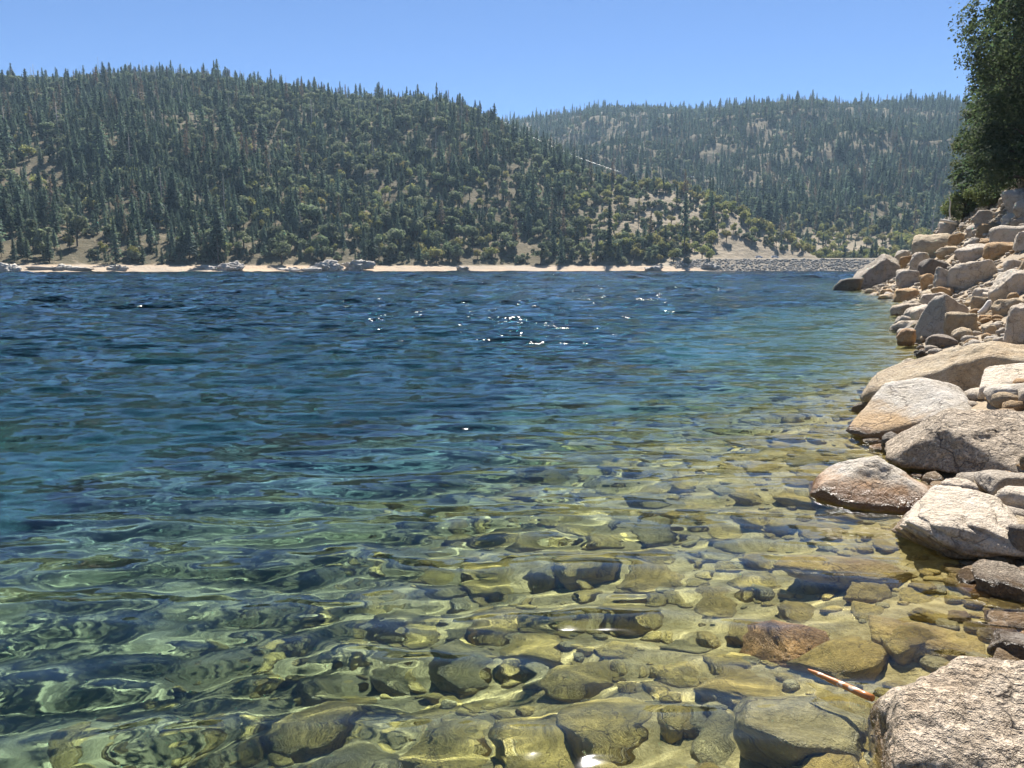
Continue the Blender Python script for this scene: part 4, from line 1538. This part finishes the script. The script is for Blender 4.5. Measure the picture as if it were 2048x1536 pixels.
def car(u_, v_, lab, tall):
    r_ = 0
    P = None
    a_, e_ = az_el(u_, v_)
    d2 = np.array([math.sin(a_), math.cos(a_)])
    # where the sight line crosses the crest line
    c0 = DA - dn * 11.5
    M2 = np.array([[d2[0], -dx[0]], [d2[1], -dx[1]]])
    rr_ = np.linalg.solve(M2, c0[:2])[0]
    e = bpy.data.objects.new('parked_car', None)
    link(e)
    e.location = (d2[0] * rr_, d2[1] * rr_, 8.02)
    e.rotation_euler = (0, 0, math.atan2(dx[1], dx[0]))
    body_ = prism([(-2.3, 0.35), (2.3, 0.35), (2.35, 0.75), (2.2, 0.95), (1.1, 1.05), (-2.25, 1.1), (-2.35, 0.7)], -0.9, 0.9)
    obj('body', body_, white_paint, e)
    cab = prism([(-2.1 if tall else -1.8, 1.0), (1.15, 1.0), (0.55, 1.65), (-1.9 if tall else -1.2, 1.7)], -0.8, 0.8)
    obj('cabin', cab, white_paint, e)
    for sy in (-0.83, 0.83):
        for xx in ((-1.75, -0.6), (-0.5, 0.75)):
            w_ = prism([(xx[0], 1.12), (xx[1], 1.12), (xx[1] - 0.25, 1.55), (xx[0] + 0.1, 1.55)], sy - 0.03, sy + 0.03)
            obj('window', w_, glassM, e)
        for xx in (-1.45, 1.45):
            cir = [(xx + 0.34 * math.cos(k * math.pi / 6), 0.34 + 0.34 * math.sin(k * math.pi / 6)) for k in range(12)]
            obj('wheel', prism(cir, sy * 1.06 - 0.1, sy * 1.06 + 0.1), tyreM, e)
    tag(e, lab, 'car', 'cars parked on the dam road')


car(1518, 516, 'small white car parked on the dam road, nearer the wooded spur', False)
car(1550, 516, 'white estate car parked on the dam road', True)

# pale rock outcrops along the far beach
g = np.random.default_rng(17)
outc = [(20, 60, 'low pale slabs at the water on the sandy far beach'), (125, 95, 'pale ribbed rock shelf on the sandy far beach'), (235, 40, 'small pale rock outcrop between tree shadows on the far beach'), (440, 60, 'grey rock pile below the lone pine on the far beach'),
        (470, 40, 'grey ledge beside the rock pile on the far beach'), (600, 90, 'broad grey shelving outcrop on the far beach'), (655, 70, 'high domed grey outcrop at the far waterline'), (715, 60, 'tapering grey outcrop next to the domed outcrop'),
        (925, 26, 'small grey rock alone on the tan far beach'), (1305, 30, 'grey rock shoulder near the pine on the far beach'), (1420, 40, 'pale rock pile where the beach meets the dam')]
for k, (u_, wpx, lab) in enumerate(outc):
    a_, _ = az_el(u_, 540)
    r_ = float(np.interp(a_, SHR[0], SHR[2])) + 7
    wd = wpx / FPX * r_
    h_ = 2.8 if 'domed' in lab else g.uniform(0.8, 1.5)
    v, f = rock_shape(5, 900 + k, (wd * (1.0 if u_ > 30 else 0.5), 9, h_ + 2.5), q=14, nplanes=16, rough=0.30)
    z0 = float(hill_z(np.array([a_]), np.array([r_]))[0])
    o = obj('rock_outcrop', mesh_np('rock_outcrop', v, f, smooth=False), farR['pale' if 'pale' in lab else 'grey'])
    o.location = (r_ * math.sin(a_), r_ * math.cos(a_), min(z0, 1.5) - 2.2)
    o.rotation_euler = (0, 0, -a_)
    tag(o, lab, 'outcrop')

# utility pole on the spur and the line that runs up the ridge
galv = plain_mat('galvanised_wire', (0.62, 0.62, 0.6), 0.35, 1.0, metallic=0.6, bump=0.0)
porc = plain_mat('porcelain', (0.8, 0.8, 0.78), 0.2, 1.0, bump=0.0)
P = far_pt(1380, 390, 622)
e_ = az_el(1380, 352)[1]
ztop = CAM_H + e_ * 622
pole = bpy.data.objects.new('utility_pole', None)
link(pole)
pole.location = P
hp = ztop - P[2]
v, f = tube([(0, 0, -1), (0, 0, hp)], [0.28, 0.18], 8)
obj('pole', mesh_np('pole', v, f), barkM, pole)
v, f = tube([(-2.4, 0, hp - 1.2), (2.4, 0, hp - 1.2)], [0.14, 0.14], 6)
arm = obj('crossarm', mesh_np('crossarm', v, f), barkM, pole)
for xx in (-2.2, 0.9, 2.2):
    v, f = tube([(xx, 0, hp - 1.1), (xx, 0, hp - 0.8), (xx, 0, hp - 0.75), (xx, 0, hp - 0.2)], [0.12, 0.35, 0.2, 0.25], 8)
    obj('insulator', mesh_np('insulator', v, f), porc, arm)
tag(pole, 'wooden utility pole with white insulators on the spur', 'utility pole')
a1, e1 = az_el(1010, 245)
a2, e2 = az_el(1245, 345)
p1 = np.array([838 * math.sin(a1), 838 * math.cos(a1), CAM_H + e1 * 838])
p2 = np.array([668 * math.sin(a2), 668 * math.cos(a2), CAM_H + e2 * 668])
tt = np.linspace(0, 1, 24)[:, None]
pts = p1 + (p2 - p1) * tt - np.array([0, 0, 1.0]) * (4 * tt * (1 - tt)) * 3.5
v, f = tube(pts, [0.10] * 24, 5)
o = obj('power_line', mesh_np('power_line', v, f), galv)
tag(o, 'shiny power line slanting down along the ridge of the spur', 'power line')
P1, P2 = hill_hit(1040, 447), hill_hit(1066, 459)
v, f = tube([P1 + [0, 0, 1.0], (P1 + P2) / 2 + [0, -2, 2.5], P2 + [0, 0, 1.0]], [0.30, 0.35, 0.25], 6)
o = obj('fallen_log', mesh_np('fallen_log', v, f), snagM)
tag(o, 'bleached fallen log among conifers on the lower slope', 'log')

# ------------------------------------------------------------------ trees and shrubs at the top of the near bank
def near_tree(name, u_, v_base, rng_m, H, Rc, seed, kind, lab, cat, leaf=0.085, n_lobes=60, per=520, mat=None, low=0.05):
    g = np.random.default_rng(seed)
    hp_ = hit_bank(min(u_, 2060), v_base)
    rng_m = float(np.clip(np.hypot(hp_[0], hp_[1]), 45, 74)) + rng_m if hp_ is not None else 70.0 + rng_m
    print(name, round(rng_m, 1))
    a_, e_ = az_el(u_, v_base)
    P = np.array([rng_m * math.sin(a_), rng_m * math.cos(a_), CAM_H + e_ * rng_m])
    gz = float(bank_z(np.array([P[0]]), np.array([P[1]]))[0])
    e = bpy.data.objects.new(name, None)
    link(e)
    z0 = min(P[2], gz)
    e.location = (P[0], P[1], gz - 0.1)
    H = H + (P[2] - gz) + 0.1
    if kind == 'oak':
        parts = [tube([(0, 0, -0.5), (0.15, 0.1, H * 0.25), (0.0, -0.1, H * 0.55), (0.1, 0, H * 0.85)], [0.30, 0.24, 0.15, 0.05], 8)]
        C, Nn = [], []
        for k in range(n_lobes):
            t_ = g.uniform(low, 1.0)
            wr = Rc * (0.45 + 0.75 * math.sin(math.pi * min(0.96, 0.12 + t_ * 0.82)) ** 0.8) * math.sqrt(g.random()) * 0.9
            az_ = g.uniform(0, 6.28)
            lc = np.array([math.cos(az_) * wr, math.sin(az_) * wr, 0.4 + t_ * (H - 0.9)])
            if k % 3 == 0:
                st = np.array([0, 0, max(0.3, lc[2] * 0.72)])
                parts.append(tube([st, (st + lc) / 2 + [0, 0, 0.2], lc], [0.09, 0.05, 0.015], 5))
            lr = Rc * g.uniform(0.16, 0.34)
            m = int(per * (lr / (Rc * 0.25)) ** 2)
            # leaves sit on short sprays inside the lobe
            nsp = max(5, m // 14)
            d = g.normal(0, 1, (nsp, 3))
            d /= np.linalg.norm(d, axis=1)[:, None]
            sp = lc + d * (lr * g.uniform(0.45, 1.15, nsp))[:, None] * [1.15, 1.15, 0.75]
            c = np.repeat(sp, 14, 0) + g.normal(0, leaf * 1.9, (nsp * 14, 3))
            C.append(c)
            nn_ = np.repeat(d, 14, 0) * 0.8 + g.normal(0, 0.7, (nsp * 14, 3)) + [0, 0, 0.5]
            Nn.append(nn_ / np.linalg.norm(nn_, axis=1)[:, None])
        C, Nn = np.concatenate(C), np.concatenate(Nn)
        v, f = leaf_quads(C, Nn, leaf * g.uniform(0.7, 1.4, len(C)), g, 0.55)
        tv, tf_ = merge(parts)
    else:
        tv, tf_ = tube([(0, 0, -0.5), (0, 0, H * 0.5), (0, 0, H)], [0.32, 0.2, 0.03], 8)
        C, Nn, S = [], [], []
        for k in range(210):
            t_ = 0.03 + 0.96 * (k + g.random()) / 210
            L = Rc * (1 - t_) ** 0.75 * g.uniform(0.6, 1.15) + 0.3
            az_ = k * 2.4 + g.uniform(-0.4, 0.4)
            dr = np.array([math.cos(az_), math.sin(az_), 0])
            sd = np.array([-dr[1], dr[0], 0])
            m = int(14 + 46 * L / Rc)
            s = g.uniform(0.15, 1.0, m)
            c = dr * (L * s)[:, None] + sd * (g.normal(0, 0.22, m) * L * (1.1 - s))[:, None]
            c[:, 2] += t_ * H - 0.28 * L * s ** 2 + g.normal(0, 0.05, m)
            C.append(c)
            nn_ = np.array([0, 0, 1.0]) + dr * 0.5 + g.normal(0, 0.5, (m, 3))
            Nn.append(nn_ / np.linalg.norm(nn_, axis=1)[:, None])
        C, Nn = np.concatenate(C), np.concatenate(Nn)
        v, f = leaf_quads(C, Nn, 0.2 * g.uniform(0.6, 1.3, len(C)), g, 0.6)
    obj('trunk', mesh_np('trunk', tv, tf_), barkM, e)
    obj('crown', mesh_np('crown', v, f, smooth=False), mat, e)
    tag(e, lab, cat)
    return e


liveoak = leaf_mat('live_oak_leaves', (0.055, 0.070, 0.042), (0.125, 0.138, 0.080), 0.35, 0.1)
firM = leaf_mat('fir_needles', (0.045, 0.070, 0.045), (0.090, 0.120, 0.070), 0.4, 0.1)
manz = leaf_mat('manzanita_leaves', (0.11, 0.125, 0.055), (0.18, 0.19, 0.085), 0.35, 0.1)
near_tree('live_oak', 2064, 392, 2, 20.0, 3.9, 3, 'oak', 'big dense live oak at the top of the rocky bank', 'oak', 0.11, 140, 400, liveoak, 0.0)
near_tree('live_oak', 2150, 370, 0, 21.0, 5.4, 4, 'oak', 'dark live oak standing behind the big boulder under the trees', 'oak', 0.12, 80, 380, liveoak, 0.0)
near_tree('fir_tree', 1968, 410, 4, 20.0, 2.5, 5, 'fir', 'dark narrow fir beside the big live oak', 'fir', mat=firM)
near_tree('fir_tree', 2010, 400, 6, 27.0, 3.3, 6, 'fir', 'tall fir rising behind the big live oak', 'fir', mat=firM)
near_tree('young_oak', 1945, 412, 3, 10.5, 1.5, 8, 'oak', 'slender young oak at foot of the dark narrow fir', 'oak', 0.11, 40, 190, liveoak, 0.0)
near_tree('manzanita_shrub', 1929, 436, 0, 2.5, 1.5, 9, 'oak', 'rounded grey-green shrub at the edge of the bank', 'shrub', 0.065, 30, 330, manz, 0.0)
near_tree('manzanita_shrub', 1982, 418, 0, 2.1, 1.2, 10, 'oak', 'smaller yellow-green shrub above the grey tilted slab', 'shrub', 0.065, 26, 330, manz, 0.0)

# ------------------------------------------------------------------ driftwood
driftM = plain_mat('driftwood', (0.66, 0.62, 0.56), 0.7, 6.0, (0.5, 0.46, 0.4))


def wood(name, px, rad, lab, cat, mat, lift=0.06):
    pts = []
    for (u_, v_) in px:
        P = hit_bank(u_, v_)
        if P is not None:
            pts.append(P + [0, 0, lift])
    v, f = tube(pts, rad[:len(pts)], 8)
    o = obj(name, mesh_np(name, v, f), mat)
    tag(o, lab, cat)
    return o


def wood_at(name, px, dist, rad, lab, cat, mat):
    pts = []
    for (u_, v_) in px:
        d = ray(u_, v_)
        pts.append(np.array([0, 0, CAM_H]) + d * dist)
    v, f = tube(pts, rad, 8)
    o = obj(name, mesh_np(name, v, f), mat)
    tag(o, lab, cat)
    return o


def d_at(u_, v_):
    P = hit_bank(u_, v_)
    return float(np.linalg.norm(P - [0, 0, CAM_H]))


dd_ = d_at(1970, 632) * 0.985
wood_at('driftwood_branch', [(1957, 627), (1967, 622), (1975, 614), (1979, 603), (1978, 600)], dd_, [0.05, 0.08, 0.09, 0.06, 0.03], 'short bleached curved driftwood lying among the boulders', 'driftwood', driftM)
wood_at('driftwood_board', [(1880, 440), (1897, 443), (1915, 447)], d_at(1896, 470) * 0.98, [0.10, 0.12, 0.10], 'bleached board lying on the grey block high on the bank', 'driftwood', driftM)
wood_at('bleached_sapling', [(1901, 440), (1899, 420), (1901, 405), (1898, 394)], 62, [0.06, 0.05, 0.05, 0.02], 'thin white dead sapling beside the rounded shrub', 'dead tree', driftM)
wood_at('driftwood_branch', [(2002, 382), (2015, 378), (2030, 369)], 60, [0.05, 0.05, 0.03], 'pale dead branch sticking out below the live oak', 'driftwood', driftM)
# the floating stick
P1, P2 = [np.array([0, 0, CAM_H]) + ray(*q) * (CAM_H - 0.012) / -ray(*q)[2] for q in ((1616, 1339), (1745, 1406))]
stickM, t, out = nodes('peeled_stick')
tc = t.nodes.new('ShaderNodeTexCoord')
n1 = noise(t, tc.outputs['Object'], 26, 2, 0.5)
col = mixc(t, ramp(t, n1.outputs[0], [(0.54, 0.0), (0.58, 1.0)]), (0.42, 0.16, 0.045), (0.62, 0.52, 0.42))
bs = N(t, 'ShaderNodeBsdfPrincipled', Roughness=0.3)
t.links.new(col, bs.inputs['Base Color'])
t.links.new(bs.outputs[0], out.inputs[0])
md_ = (P2 - P1)
sd_ = np.array([-md_[1], md_[0], 0]) * 0.03
v, f = tube([P1, P1 + md_ * 0.12 + sd_ * 0.3, P1 + md_ * 0.35 + sd_, P1 + md_ * 0.6 + sd_ * 1.1 + [0, 0, 0.006], P1 + md_ * 0.85 + [0, 0, 0.015], P2 + [0, 0, 0.02]], [0.004, 0.010, 0.013, 0.014, 0.015, 0.014], 10)
o = obj('floating_stick', mesh_np('floating_stick', v, f), stickM)
tag(o, 'orange-brown stick with pale bare patches floating by the coarse boulder', 'stick')

# ------------------------------------------------------------------ haze
me = bpy.data.meshes.new('haze')
bm = bmesh.new()
bmesh.ops.create_cube(bm, size=1.0)
bm.to_mesh(me)
bm.free()
haze_m, t, out = nodes('haze_air')
pv_ = N(t, 'ShaderNodeVolumePrincipled', Density=0.0001, Anisotropy=0.2)
pv_.inputs['Color'].default_value = (0.52, 0.76, 1.0, 1)
t.links.new(pv_.outputs[0], out.inputs['Volume'])
hz = obj('haze', me, haze_m)
hz.location = (0, 0, 240)
hz.scale = (6000, 6000, 500)
hz['kind'] = 'stuff'
